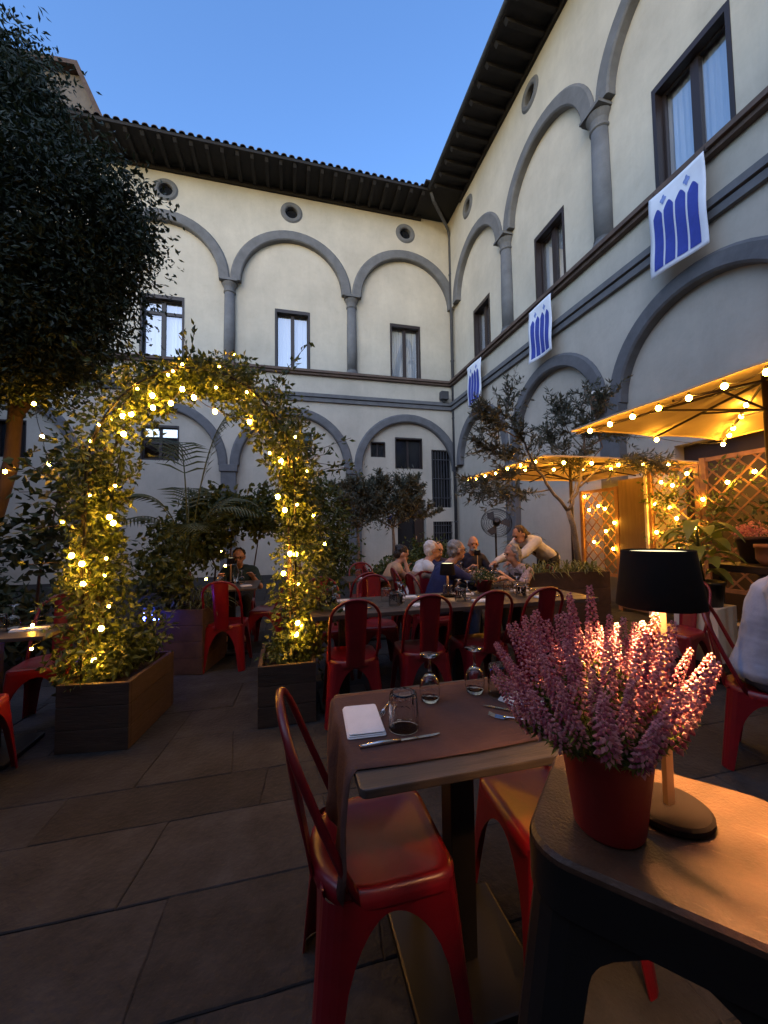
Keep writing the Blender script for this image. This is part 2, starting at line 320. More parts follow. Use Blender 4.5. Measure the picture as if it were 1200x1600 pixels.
# ------------------------------------------------------------------ the cloister building
YB, XR = 12.8, 5.93
fb = lambda s, z, d: (s, YB-d, z)
fr_ = lambda s, z, d: (XR-d, s, z)
def holed(mb, f, outer, holes, d, reveal=0.0):
    polys = [outer] + holes
    fl = [p for q in polys for p in q]
    tr = tessellate_polygon([[Vector((x, y, 0)) for x, y in q] for q in polys])
    mb.add([f(x, y, d) for x, y in fl], tr)
    if reveal:
        for h in holes:
            n = len(h); mb.add([f(x, y, d) for x, y in h] + [f(x, y, d-reveal) for x, y in h], [(i, (i+1) % n, (i+1) % n+n, i+n) for i in range(n)])
rect = lambda a, b, c, d: [(a, c), (b, c), (b, d), (a, d)]
circ = lambda x, y, r, n=24: [(x+r*math.cos(2*PI*i/n), y+r*math.sin(2*PI*i/n)) for i in range(n)]
def spandrel(mb, f, s0, s1, z0, z1, arcs, d, holes=()):
    low = [(s0, z0)]
    for c, r in arcs:
        low += [(c - r*math.cos(PI*i/28), z0 + r*math.sin(PI*i/28)) for i in range(29)]
    low.append((s1, z0)); low = [p for i, p in enumerate(low) if i == 0 or abs(p[0]-low[i-1][0])+abs(p[1]-low[i-1][1]) > 1e-4]
    holed(mb, f, low + [(s1, z1), (s0, z1)], list(holes), d, d)
    n = len(low); mb.add([f(x, y, d) for x, y in low] + [f(x, y, 0) for x, y in low], [(i, i+1, i+1+n, i+n) for i in range(n-1)])
def ring(f, c, z0, ri, ro, d0, d1, name, par, a0=0, a1=PI, n=28):
    mb = MB(); vs = []
    for i in range(n+1):
        a = a0+(a1-a0)*i/n
        for r, d in ((ri, d0), (ri, d1-0.03), (ri+0.03, d1), (ro-0.05, d1), (ro, d1-0.04), (ro, d0)):
            vs.append(f(c - r*math.cos(a), z0 + r*math.sin(a), d))
    k = 6
    fs = [(i*k+j, i*k+(j+1) % k, (i+1)*k+(j+1) % k, (i+1)*k+j) for i in range(n) for j in range(k)]
    if a1-a0 < 2*PI-0.01: fs += [tuple(range(k)), tuple(n*k+j for j in range(k))]
    return mb.add(vs, fs).build(name, 'stone', par)
def fbox(mb, f, s0, s1, z0, z1, d0, d1):
    mb.add([f(s0,z0,d0),f(s1,z0,d0),f(s1,z1,d0),f(s0,z1,d0),f(s0,z0,d1),f(s1,z0,d1),f(s1,z1,d1),f(s0,z1,d1)],
           [(0,3,2,1),(4,5,6,7),(0,1,5,4),(1,2,6,5),(2,3,7,6),(3,0,4,7)]); return mb
def column(f, s, z0, z1, r, par, square=False):
    p = f(s, 0, 0.06)
    h = z1-z0
    mb = MB()
    if square:
        fbox(mb, f, s-r, s+r, z0, z1-0.22, 0, 0.17); c = mb.build('pilaster', 'stone', par, bev=0.012)
        fbox(MB(), f, s-r-0.05, s+r+0.05, z1-0.22, z1, 0, 0.22).build('capital', 'stone', c, bev=0.02)
        return c
    mb.lathe([(r*1.02, z0+0.16), (r*1.05, z0+h*0.35), (r*0.94, z1-0.42)], 20, (p[0], p[1], 0))
    c = mb.build('column', 'stone', par, smooth=True)
    MB().lathe([(r*1.3, z0), (r*1.3, z0+0.05), (r*1.22, z0+0.09), (r*1.05, z0+0.12), (r*1.12, z0+0.16)], 20, (p[0], p[1], 0)).build('column_base', 'stone', c)
    cp = MB().lathe([(r*0.96, z1-0.42), (r*1.1, z1-0.40), (r*1.1, z1-0.36), (r*0.95, z1-0.34), (r*1.05, z1-0.24), (r*1.42, z1-0.13), (r*1.3, z1-0.10)], 20, (p[0], p[1], 0))
    fbox(cp, f, s-r*1.5, s+r*1.5, z1-0.10, z1-0.05, -0.02, 0.06+r*1.5); fbox(cp, f, s-r*1.36, s+r*1.36, z1-0.05, z1, -0.02, 0.06+r*1.36)
    cp.build('capital', 'stone', c); return c
def window(f, s0, s1, z0, z1, par, curtain=True, transom=False, fw=0.095, back=0.14, dark=False, opened=0.0):
    mb = MB(); d0, d1 = -back-0.06, -back
    fbox(mb, f, s0, s0+fw, z0, z1, d0, d1); fbox(mb, f, s1-fw, s1, z0, z1, d0, d1)
    fbox(mb, f, s0+fw, s1-fw, z1-fw*1.3, z1, d0, d1); fbox(mb, f, s0+fw, s1-fw, z0, z0+fw, d0, d1)
    e_ = .004; lw = fw*.62
    for q_ in ((s0-e_, s0+lw, z0, z1), (s1-lw, s1+e_, z0, z1), (s0+lw, s1-lw, z1-fw*1.1, z1+e_)): fbox(mb, f, *q_, d1+.001, .012)
    sm = (s0+s1)/2; fbox(mb, f, sm-fw*0.65, sm+fw*0.65, z0+fw, z1-fw*1.3, d0, d1+0.012)
    if transom: fbox(mb, f, s0+fw, s1-fw, z1-0.55, z1-0.55+fw, d0, d1+0.006)
    wo_ = mb.build('window', 'darkwood', par)
    for a, b in ((s0+fw, sm-fw*0.65), (sm+fw*0.65, s1-fw)):
        p = MB(); p.add([f(a,z0+fw,d1-0.035),f(b,z0+fw,d1-0.035),f(b,z1-fw*1.3,d1-0.035),f(a,z1-fw*1.3,d1-0.035)], [(0,1,2,3)])
        p.build('pane', dark if isinstance(dark, str) else 'darkpane' if dark else 'pane', wo_)
        if curtain:
            c = MB(); n = 26; ph = random.uniform(0, 6); vs = []
            for i in range(n+1):
                s = a-0.04+(b-a+0.08)*i/n; dd = d0-0.07+0.022*math.sin(i*1.35+ph)+0.012*math.sin(i*0.61+ph*2)
                vs += [f(s, z0+0.02, dd*1.0-0.006*math.sin(i*2.2)), f(s, z1, d0-0.07+0.35*(dd-d0+0.07))]
            c.add(vs, [(2*i, 2*i+2, 2*i+3, 2*i+1) for i in range(n)]); c.build('curtain', 'curtain', wo_, smooth=True)
    return wo_
ZS, ZA, ZT = 6.5, 9.38, 12.66        # sill, springing of the upper arches, wall top
def grille(f, s0, s1, z0, z1, nv, nh, par):
    p = MB(); p.add([f(s0,z0,-0.16),f(s1,z0,-0.16),f(s1,z1,-0.16),f(s0,z1,-0.16)], [(0,1,2,3)]); w_ = p.build('window', 'darkpane', par)
    for i in range(nv):
        s = s0+(s1-s0)*(i+0.5)/nv; fbox(MB(), f, s-0.012, s+0.012, z0, z1, -0.06, -0.036).build('bar', 'pipe', w_)
    for i in range(nh):
        z = z0+(z1-z0)*(i+0.5)/nh; fbox(MB(), f, s0, s1, z-0.014, z+0.014, -0.034, -0.02).build('bar', 'pipe', w_)
def wing(f, s0, s1, par, upc, upr, upcol, lowc, lowr, lowspr, lowcol, uwin, holes_low, oculi, ocr):
    hs_ = [rect(a, b, c, d) for a, b, c, d, _ in uwin] + [rect(*h) for h in holes_low]
    mb = MB(); holed(mb, f, rect(s0, s1, -0.1, ZT), hs_, 0.0, 0.30); mb.build('wall', 'plaster', par)
    MB().add([f(s0,0,-0.45),f(s1,0,-0.45),f(s1,ZT,-0.45),f(s0,ZT,-0.45)], [(0,1,2,3)]).build('dark_room_backing', 'interior', par)  # dark sheet behind the openings; the rooms' darkness is put into its colour
    mb = MB(); spandrel(mb, f, s0, s1, lowspr, 5.62, [(c, lowr-0.1) for c in lowc], 0.13)
    fbox(mb, f, s0, s1, 5.88, ZS, 0, 0.13)
    mb.build('lower_spandrel', 'plaster', par)
    mb = MB(); spandrel(mb, f, s0, s1, ZA, ZT, [(c, upr-0.1) for c in upc], 0.13, [circ(s, 11.98, ocr*0.8) for s in oculi]); mb.build('upper_spandrel', 'plaster', par)
    sc = fbox(fbox(MB(), f, s0, s1, 5.62, 5.74, 0, 0.21), f, s0, s1, 5.765, 5.88, 0, 0.25); fbox(sc, f, s0, s1, 5.74, 5.765, 0, 0.17); sc.build('string_course', 'stone', par)
    fbox(fbox(MB(), f, s0, s1, ZS, ZS+0.07, 0, 0.24), f, s0, s1, ZS+0.07, ZS+0.15, 0, 0.30).build('sill_cornice', 'sillwood', par)
    for c in upc: ring(f, c, ZA, upr-0.33, upr, 0, 0.19, 'arch_moulding', par)
    for c in lowc: ring(f, c, lowspr, lowr-0.28, lowr, 0, 0.19, 'arch_moulding', par)
    for s in upcol: column(f, s, ZS+0.15, ZA, 0.165, par)
    for s in lowcol: column(f, s, 0, lowspr, 0.22, par, True)
    for s in oculi:
        o = ring(f, s, 11.98, ocr*0.55, ocr, 0.0, 0.17, 'oculus', par, 0, 2*PI, 32)
        MB().add([f(x, y, 0.02) for x, y in circ(s, 11.98, ocr*0.62)], [tuple(range(24))]).build('pane', 'darkpane', o)
    for a, b, c, d, tr in uwin: window(f, a, b, c, d, par, True, tr)

north = thing('cloister_wing', 'cream plastered cloister wing with grey stone blind arches and three curtained windows', 'building', (0, 0, 0))
wing(fb, -10.5, XR, north, [-7.65, -3.70, 0.21, 4.13], 1.955, [-5.68, -1.76, 2.17], [-7.65, -3.72, 0.21, 4.13], 1.94, 3.46, [-5.68, -1.76, 2.2],
     [(-4.31, -3.09, ZS+.15, 8.68, True), (-.37, .76, ZS+.15, 8.70, False), (3.55, 4.67, ZS+.15, 8.68, False)],
     [(2.80, 3.31, 3.88, 4.41), (3.67, 4.67, 3.50, 4.60), (5.02, 5.78, 2.14, 4.21), (5.04, 5.78, 0.55, 1.64), (3.72, 4.77, 0.0, 2.41), (0.10, 0.80, 4.0, 4.61), (-4.24, -3.2, 3.56, 4.63), (-7.8, -7.1, 3.53, 4.58)],
     [-3.62, 0.17, 4.14], 0.36)
east = thing('cloister_wing', 'cream plastered cloister wing hung with three blue and white banners', 'building', (0, 0, 0))
wing(fr_, -7.0, YB, east, [-2.28, 0.95, 4.18, 7.43, 10.72], 1.62, [-0.67, 2.56, 5.80, 9.06], [-2.28, 0.95, 4.15, 7.40, 10.72], 1.62, 3.58, [-0.67, 2.54, 5.78, 9.06],
     [(3.62, 4.78, ZS+.15, 8.62, False), (6.90, 7.93, ZS+.15, 8.46, False), (10.10, 11.12, ZS+.15, 8.46, False), (0.45, 1.47, ZS+.15, 8.46, False)],
     [(2.95, 4.7, 0.0, 2.62)], [4.6, 7.75, 11.1, 1.2], 0.34)
# dark lower openings
for a, b, c, d in ((2.80, 3.31, 3.88, 4.41), (0.10, 0.80, 4.0, 4.61), (-7.8, -7.1, 3.53, 4.58)): window(fb, a, b, c, d, north, False, False, 0.035, 0.12, True)
window(fb, 3.67, 4.67, 3.50, 4.60, north, False, False, 0.05, 0.14, True); window(fb, -4.24, -3.2, 3.56, 4.63, north, False, True, 0.06, 0.08, 'skypane')
grille(fb, 5.02, 5.78, 2.14, 4.21, 7, 3, north); grille(fb, 5.04, 5.78, 0.55, 1.64, 8, 4, north)
dl = fbox(MB(), fb, 4.40, 4.75, 0.02, 2.39, -0.24, -0.19).build('door', 'darkwood', north)
fbox(MB(), fb, 4.44, 4.47, 1.02, 1.14, -0.188, -0.15).build('handle', 'brass', dl)
fbox(MB(), fr_, 2.97, 4.68, 0.02, 2.60, -0.22, -0.17).build('door', 'darkwood', east)
# eaves: soffit, rafters, gutter edge tiles, roof slope
def eaves(f, s0, s1, par, ov=1.25, step=0.42, cut=0.0):
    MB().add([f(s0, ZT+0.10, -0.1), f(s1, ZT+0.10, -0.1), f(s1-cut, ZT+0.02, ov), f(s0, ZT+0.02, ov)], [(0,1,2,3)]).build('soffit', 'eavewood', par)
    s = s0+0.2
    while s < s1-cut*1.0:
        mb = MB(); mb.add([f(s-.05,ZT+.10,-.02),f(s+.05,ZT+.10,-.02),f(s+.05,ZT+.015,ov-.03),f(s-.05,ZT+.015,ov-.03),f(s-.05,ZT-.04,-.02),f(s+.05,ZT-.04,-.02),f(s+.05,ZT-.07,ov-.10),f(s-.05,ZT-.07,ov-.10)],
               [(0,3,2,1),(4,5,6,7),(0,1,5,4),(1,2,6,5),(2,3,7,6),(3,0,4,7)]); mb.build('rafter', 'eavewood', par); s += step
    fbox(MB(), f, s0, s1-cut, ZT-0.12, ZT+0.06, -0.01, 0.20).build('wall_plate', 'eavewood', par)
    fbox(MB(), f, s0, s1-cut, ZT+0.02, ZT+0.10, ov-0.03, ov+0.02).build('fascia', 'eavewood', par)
    MB().add([f(s0,ZT+.11,ov+.03),f(s1-cut,ZT+.11,ov+.03),f(s1,ZT+2.4,-6),f(s0,ZT+2.4,-6)], [(0,1,2,3)]).build('roof', 'tile', par)
    if f is fr_:
        MB().tube([f(s0, ZT+.10, ov+.05), f(s1-cut, ZT+.10, ov+.05)], .06, 10).build('gutter', 'pipe', par, smooth=True); return
    mt = None; s = s0+0.15
    while s < s1-cut:
        if mt is None:
            vs = []
            for i in range(9):
                a = PI*i/8
                vs += [(-0.085*math.cos(a), 0, 0.075*math.sin(a)), (-0.10*math.cos(a), 0.42, 0.085*math.sin(a)+0.10), (-0.065*math.cos(a), 0, 0.055*math.sin(a))]
            fs = [(3*i, 3*i+3, 3*i+4, 3*i+1) for i in range(8)] + [(3*i, 3*i+2, 3*i+5, 3*i+3) for i in range(8)]
            o = MB().add(vs, fs).build('roof_tile', 'tile', par, smooth=True); mt = o.data
        else: o = link('roof_tile', mt, None, par)
        o.location = f(s, ZT+0.10, ov+0.06)
        o.rotation_euler = (random.uniform(-.05, .05), 0, (0 if f is fb else -PI/2) + random.uniform(-.06, .06)); s += 0.235
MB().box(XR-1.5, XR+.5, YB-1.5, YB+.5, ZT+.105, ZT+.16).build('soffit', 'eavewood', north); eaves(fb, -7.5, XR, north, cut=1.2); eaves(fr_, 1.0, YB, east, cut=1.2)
# unseen other two sides of the courtyard, added and sized for their shade
def plainwing(label, x0, x1, y0, y1, hgt=12.6):
    t = thing('shading_wing', label, 'building')
    MB().box(x0, x1, y0, y1, -0.1, hgt).build('wall', 'plaster', t); MB().box(x0-1.0, x1+1.0, y0-1.0, y1+1.0, hgt, hgt+.3).build('roof', 'tile', t)
plainwing('unseen plain cream wing behind the diners, added to shade the courtyard', -10.5, 4.6, -9.5, -3.6, 7.5)
plainwing('unseen plain cream wing beyond the big dark tree, added to shade the courtyard', -16.0, -9.6, -9.5, 13.5, 6.8)
# neighbouring house rising behind the roof
nh = thing('neighbouring_house', 'plastered house gable rising behind the tiled eaves beside the dark tree', 'building')
hv = [(-13,18,0),(-7.6,18,0),(-7.6,18,18.9),(-8.45,18,20.75),(-13,18,20.5)]
MB().prism([(v[0], v[2]) for v in hv], 18, 25, lambda x, y, z: (x, z, y)).build('wall', 'oldplaster', nh)
MB().prism([(-7.3,18.5),(-8.4,20.98),(-13.1,20.73),(-13.1,20.53),(-8.5,20.78),(-7.5,18.5)], 17.6, 25.4, lambda x, y, z: (x, z, y)).build('roof', 'tile', nh)
# downpipe, floodlight, lantern, poster
dp = thing('downpipe', 'lead grey downpipe running down the inner corner of the two wings', 'downpipe')
MB().tube([(4.72, 11.6, 12.7), (4.85, 11.7, 12.5), (5.70, 12.45, 12.25), (5.80, 12.55, 12.0), (5.80, 12.55, 0.0)], 0.055, 10).build('pipe', 'pipe', dp, smooth=True)
for z in (10.6, 9.3, 7.4, 5.3, 3.4, 1.6): MB().lathe([(0.07, z), (0.07, z+0.05)], 12, (5.80, 12.55, 0)).build('bracket', 'pipe', dp)
fl = thing('floodlight', 'small grey floodlight on the string course in the corner', 'floodlight', (5.42, 12.5, 5.9))
MB().box(-.14, .14, -.12, .10, 0.05, .34).build('housing', 'pipe', fl, bev=0.02); MB().box(-.03, .03, -.02, .10, -.02, .06).build('bracket', 'pipe', fl)
wl = thing('wall_lantern', 'rusty wall lantern with white cap on the banner wing pilaster', 'lantern', (5.62, 5.86, 3.45))
MB().lathe([(.03, 0), (.11, .05), (.13, .32), (.05, .38)], 10).build('housing', 'lattice', wl); MB().lathe([(.15, .36), (.13, .42), (.05, .46)], 14).build('cap', 'whitepaint', wl)
MB().tube([(0.0, 0, .1), (.15, 0, 0), (.2, 0, .1)], .02, 6).build('bracket', 'pipe', wl)
po = thing('poster', 'white poster with round blue emblem beside the dark doorway', 'poster', (3.47, 12.78, 1.45))
MB().box(-.17, .17, -.012, 0, 0, .55).build('sheet', 'paper', po); MB().lathe([(.09, 0), (.09, .004)], 20).build('emblem', 'bluefab', po).matrix_local = Matrix.Translation((0, -.013, .33)) @ Matrix.Rotation(PI/2, 4, 'X')

# ------------------------------------------------------------------ banners
def banner(y0, y1, z0, z1, label, ph):
    b = thing('banner', label, 'banner', (XR-0.34, (y0+y1)/2, z0), 0, 'blue and white banners under the windows')
    W, H = y1-y0, z1-z0
    off = lambda u, v: -0.03 - 0.035*(1-v)*(0.5+0.5*math.sin(u*5+ph)) - 0.012*math.sin(v*9+u*4+ph)
    P = lambda u, v, e=0: (off(u, v)-e, (0.5-u)*W, v*H)
    n, k = 16, 22; mb = MB()
    mb.add([P(i/n, j/k) for j in range(k+1) for i in range(n+1)], [(j*(n+1)+i, j*(n+1)+i+1, (j+1)*(n+1)+i+1, (j+1)*(n+1)+i) for j in range(k) for i in range(n)])
    o = mb.build('cloth', 'banner', b, smooth=True); sm = o.modifiers.new('thickness', 'SOLIDIFY'); sm.thickness = 0.006; sm.offset = 1
    MB().tube([(0, -W/2-.02, H), (0, W/2+.02, H)], .018, 8).build('rod', 'darkwood', b)
    for sy in (-1, 1): MB().tube([(0, sy*W*.46, H), (.03, sy*W*.46, H+.10), (.10, sy*W*.45, H+.17)], .005, 5).build('cord', 'cord', b)
    for q in range(4):
        u0 = 0.10+q*0.205; u1 = u0+0.172; um = (u0+u1)/2; top = 0.70 + (0.02 if q in (1, 2) else 0)
        cols = []
        for i in range(13):
            u = u0+(u1-u0)*i/12; t = abs(u-um)/((u1-u0)/2); vt = top + 0.085*(1-t**1.5)
            cols.append([P(u, 0.06+(vt-0.06)*j/14, 0.008) for j in range(15)])
        mb = MB().add([p for c in cols for p in c], [(i*15+j, (i+1)*15+j, (i+1)*15+j+1, i*15+j+1) for i in range(12) for j in range(14)])
        mb.build('printed_lancet', 'bluefab', b, smooth=True)
    for uc in (0.29, 0.70):
        mb = MB(); mb.add([P(uc+0.05*math.cos(2*PI*i/16)*(1+.25*math.cos(4*2*PI*i/16)), 0.86+0.05*math.sin(2*PI*i/16)*(1+.25*math.cos(4*2*PI*i/16)), .008) for i in range(16)], [tuple(range(16))])
        mb.build('printed_quatrefoil', 'palebluefab', b)
banner(3.79, 4.62, 5.20, 6.50, 'blue and white lancet banner under the window farthest from the corner', 0.3)
banner(6.94, 7.74, 5.20, 6.44, 'blue and white lancet banner between the two other banners', 2.1)
banner(10.07, 10.95, 5.15, 6.44, 'blue and white lancet banner nearest the corner downpipe', 4.0)

# ------------------------------------------------------------------ red steel chair
def rsq(h, r, n=5, hy=None):
    hy = hy or h; out = []
    for q, (sx, sy) in enumerate(((1, 1), (-1, 1), (-1, -1), (1, -1))):
        for i in range(n+1):
            a = q*PI/2 + PI/2*i/n; out.append((sx*(h-r)+r*math.cos(a), sy*(hy-r)+r*math.sin(a)))
    return out
def sheet_leg(sx, sy, h, H, splay, name, m, par, foot=0.035, wtop=None, th=0.006, rr=0.022, arch=(.10, .42)):
    """folded steel leg: two flanges that widen into an arched apron under the seat."""
    wtop = wtop or h; mb = MB(); TS = [0, .04, .085, .10, .102, .108, .118, .135, .16, .20, .26, .34, .46, .62, .80, 1.0]; N = len(TS)-1
    for ax in (0, 1):
        vs = []
        for i in range(N+1):
            t = TS[i]; z = H*(1-t); c = h + splay*t; u = min(1, max(0, (t-arch[0])/arch[1]))
            f2 = foot + .030*(1-t); wd = (wtop+splay*t) - (wtop+splay*t-f2)*math.sqrt(max(0, 1-(1-u)**2))
            cx, cy = sx*c, sy*c
            if ax == 0: a = (cx, cy-sy*rr); b = (cx, cy-sy*max(wd, rr+.004)); nrm = (-sx*th, 0)
            else: a = (cx-sx*rr, cy); b = (cx-sx*max(wd, rr+.004), cy); nrm = (0, -sy*th)
            vs += [(a[0], a[1], z), (b[0], b[1], z), (b[0]+nrm[0], b[1]+nrm[1], z), (a[0]+nrm[0], a[1]+nrm[1], z)]
        fs = [(4*i+j, 4*i+(j+1) % 4, 4*i+4+(j+1) % 4, 4*i+4+j) for i in range(N) for j in range(4)] + [(0,1,2,3), (4*N,4*N+1,4*N+2,4*N+3)]
        mb.add(vs, fs)
    # rounded corner strip between the flanges
    vs = []
    for i in range(N+1):
        t = TS[i]; z = H*(1-t); c = h + splay*t
        for j in range(5):
            a = PI/2*j/4; vs.append((sx*(c-rr+rr*math.cos(a)), sy*(c-rr+rr*math.sin(a)), z))
    mb.add(vs, [(5*i+j, 5*i+j+1, 5*i+6+j, 5*i+5+j) for i in range(N) for j in range(4)])
    return mb.build(name, m, par, smooth=False)
def make_chair(label, group=None):
    t = thing('red_chair', label, 'chair', group=group)
    h = 0.178; H = 0.435
    def plan2(hh_, r):
        fr2 = [(hh_*math.cos(a_)*1.0, -.035 + (-(hh_-.018))*math.sin(a_)**.85) for a_ in [PI-PI*i/14 for i in range(15)]]
        return [(x, y) for x, y in rsq(hh_, r)[:12]] + fr2
    mb = MB(); o1 = plan2(h+.006, .05); o2 = plan2(h-.012, .045); o3 = plan2(h-.035, .04); n = len(o1)
    vs = [(x, y, H-.03) for x, y in o1] + [(x, y, H+.004) for x, y in o1] + [(x, y, H+.014) for x, y in o2] + [(x, y, H+.004) for x, y in o3] + [(0, 0, H)]
    fs = [(k*n+i, k*n+(i+1) % n, (k+1)*n+(i+1) % n, (k+1)*n+i) for k in range(3) for i in range(n)] + [(3*n+i, 3*n+(i+1) % n, 4*n) for i in range(n)]
    seat = mb.add(vs, fs).build('seat', 'red', t, smooth=True)
    for sx in (-1, 1):
        for sy in (-1, 1): sheet_leg(sx, sy, h, H-.004, .038, 'leg', 'red', t, rr=.022 if sy > 0 else .050, foot=.035 if sy > 0 else .058)
    pts = []; hw, yb, yt, zt = 0.168, -0.175, -0.285, 0.885
    prof = [(0, 0), (.25, .02), (.5, .07), (.75, .35), (.9, .68), (1, 1)]
    def hp(u, zf): return (u, -.085+(yt+.085)*zf**.92, H-.02+(zt-H+.02)*zf)
    def sp_(u, zf): return (u, -.198+(yt+.198)*zf, H-.02+(zt-H+.02)*zf)
    pts = [hp(-hw, 0), hp(-hw*1.04, .2), hp(-hw*1.06, .45), hp(-hw*1.03, .70)]
    for i in range(1, 12):
        a = PI*i/12; pts.append(hp(-hw*1.03*math.cos(a), .70+.30*math.sin(a)))
    pts += [hp(hw*1.03, .70), hp(hw*1.06, .45), hp(hw*1.04, .2), hp(hw, 0)]
    MB().tube(pts, .0115, 8).build('back_hoop', 'red', t, smooth=True)
    mb = MB(); vs = []
    for i in range(9):
        zf = i/8*0.985; wd = 0.064+0.016*zf
        for j in range(5):
            u = -1+j/2; x, y, z = sp_(u*wd, zf); vs += [(x, y-0.012*(1-u*u)*math.sin(PI*min(1, zf))+.004, z), (x, y-0.012*(1-u*u)*math.sin(PI*min(1, zf))-.003, z)]
    fs = []
    for i in range(8):
        for j in range(4):
            a = i*10+j*2; fs += [(a, a+2, a+12, a+10), (a+1, a+11, a+13, a+3)]
        fs += [(i*10, i*10+10, i*10+11, i*10+1), (i*10+8, i*10+9, i*10+19, i*10+18)]
    MB().add(vs, fs).build('back_splat', 'red', t, smooth=True)
    return t
chair0 = make_chair('red steel chair with a brown runner end hanging over its seat')
chair0.location = (0.262, 1.175, 0); chair0.rotation_euler = (0, 0, -PI/2)
def chair(x, y, rz, label, group=None): return dup(chair0, (x, y, 0), rz, label, group or 'red steel chairs')
chair(0.86, 1.17, PI/2-.05, 'red steel chair hidden behind the heather and dark pedestal table')
for i, (x, nm) in enumerate(((0.47, 'first'), (1.02, 'second'), (1.53, 'third'), (2.00, 'fourth'))):
    chair(x, 2.90+i*.015, random.uniform(-.06, .06), f'red steel chair at the long table, back to the heather, {nm} from the trough')
for x, y, r_, l in ((0.36, 3.72, PI+.1, 'red steel chair facing the heather across the long table, nearest the lit planter'), (0.86, 3.74, PI-.1, 'red steel chair facing the heather across the long table, in the middle'), (1.52, 3.85, PI+.05, 'red steel chair facing the heather across the long table, by the jacket'),
                  (0.80, 4.50, 0.3, 'red steel chair beside the small grey table behind the long table'), (1.05, 5.35, PI, 'red steel chair on the far side of the small grey table'),
                  (1.55, 3.98, -PI/2+.1, 'red steel chair under the man in the navy shirt'), (1.55, 4.62, -PI/2, 'red steel chair under the white haired man'), (1.28, 5.05, -PI/2, 'red steel chair under the woman in the tan top'),
                  (2.95, 4.28, PI/2, 'red steel chair under the woman in the floral blouse'), (2.72, 5.42, PI, 'red steel chair under the bald man'), (2.15, 5.42, PI-.2, 'red steel chair under the dark haired diner beside the bald man'),
                  (-1.72, 2.56, 0.15, 'red steel chair on the paving side of the table by the trough'), (-1.68, 3.36, PI+.1, 'red steel chair on the planted side of the table by the trough'),
                  (-.60, 4.28, -.1, 'red steel chair at the table of the man in dark green'), (-.22, 4.85, PI/2-.2, 'red steel chair at the side of the dark green shirted man\'s table'), (-.62, 5.62, PI, 'red steel chair under the man in dark green'),
                  (3.35, 2.72, PI/2+.25, 'red steel chair standing before the white plinth')): chair(x, y, r_, l)

# ------------------------------------------------------------------ tables and tableware
def ped_table(label, x0, x1, y0, y1, z=0.75, top='tabletop', legs=None, planks=0, cat='table', foot=0.26, post=0.04):
    t = thing('dining_table', label, cat, ((x0+x1)/2, (y0+y1)/2, 0)); hx, hy = (x1-x0)/2, (y1-y0)/2
    if planks:
        for i in range(planks):
            a = -hy+2*hy*i/planks; MB().box(-hx, hx, a+.0015, a+2*hy/planks-.0015, z-.032, z-random.uniform(0, .0015)).build('plank', top, t, bev=.003)
    else:
        mb = MB(); mb.prism(rsq(hx, .02, 4, hy), z-.022, z); mb.build('table_top', top, t, bev=.004)
    for lx in (legs or [0]):
        MB().box(lx-post, lx+post, -post, post, .03, z-.032).build('post', 'black', t, bev=.004)
        MB().box(lx-foot*.75, lx+foot*.75, -foot*.75, foot*.75, 0.001, .03).build('foot', 'black', t, bev=.008)
    return t
ped_table('dark wood pedestal table under the brown runner, laid for two', .165, .90, .915, 1.465, .75)
# runner draped over the end
mb = MB(); prof = [(.89, .7535), (.7, .753), (.5, .7535), (.30, .753), (.172, .7535), (.160, .749), (.154, .735), (.150, .69), (.142, .60), (.146, .52), (.139, .44)]
n = 18; vs = []
for i, (x, z) in enumerate(prof):
    for j in range(n+1):
        y = .985+.455*j/n; k = max(0, i-5)/5; vs.append((x - .012*k*math.sin(j*1.1)-.008*k*math.sin(j*.5+1), y-.01*k+.006*math.sin(i*2+j*.05), z + .001*math.sin(j*1.7+i)*(1 if i < 4 else 0)))
ro = mb.add(vs, [(i*(n+1)+j, i*(n+1)+j+1, (i+1)*(n+1)+j+1, (i+1)*(n+1)+j) for i in range(len(prof)-1) for j in range(n)]).build('table_runner', 'runner', None, smooth=True)
sm = ro.modifiers.new('thickness', 'SOLIDIFY'); sm.thickness = .0015; sm.offset = 1
tag(ro, 'brown paper runner lying on the front table and hanging over its end', 'runner')
ZTB = 0.7555
def napkin(x, y, z, rz, sx, sy, label, group=None):
    t = thing('napkin', label, 'napkin', (x, y, z), rz, group)
    for k in range(3):
        mb = MB(); o = rsq(sx/2-k*.002, .008, 3, sy/2-k*.003); nn = len(o); z0 = k*.0045
        vs = [(px, py, z0) for px, py in o] + [(px*1.01, py*1.01, z0+.002) for px, py in o] + [(px*.99, py*.99, z0+.0042+.0015*math.sin(px*60+k)) for px, py in o]
        mb.add(vs, [(q*nn+i, q*nn+(i+1) % nn, (q+1)*nn+(i+1) % nn, (q+1)*nn+i) for q in range(2) for i in range(nn)] + [tuple(2*nn+i for i in range(nn)), tuple(range(nn-1, -1, -1))]); mb.build('fold', 'napkin', t, smooth=False)
    return t
napkin(.232, 1.225, ZTB, -.06, .115, .195, 'white folded napkin beside the ribbed tumbler on the brown runner')
def knife(x, y, z, rz, label, L=.24, group=None):
    t = thing('knife', label, 'knife', (x, y, z), rz, group)
    MB().tube([(-L/2, 0, .004), (-L*.25, 0, .005), (0, 0, .004)], [.006, .0065, .005], 8).build('handle', 'steel', t, smooth=True)
    MB().prism([(0, -.006), (L*.42, -.008), (L*.5, -.002), (L*.5, .003), (0, .004)], .003, .0045).build('blade', 'steel', t)
    return t
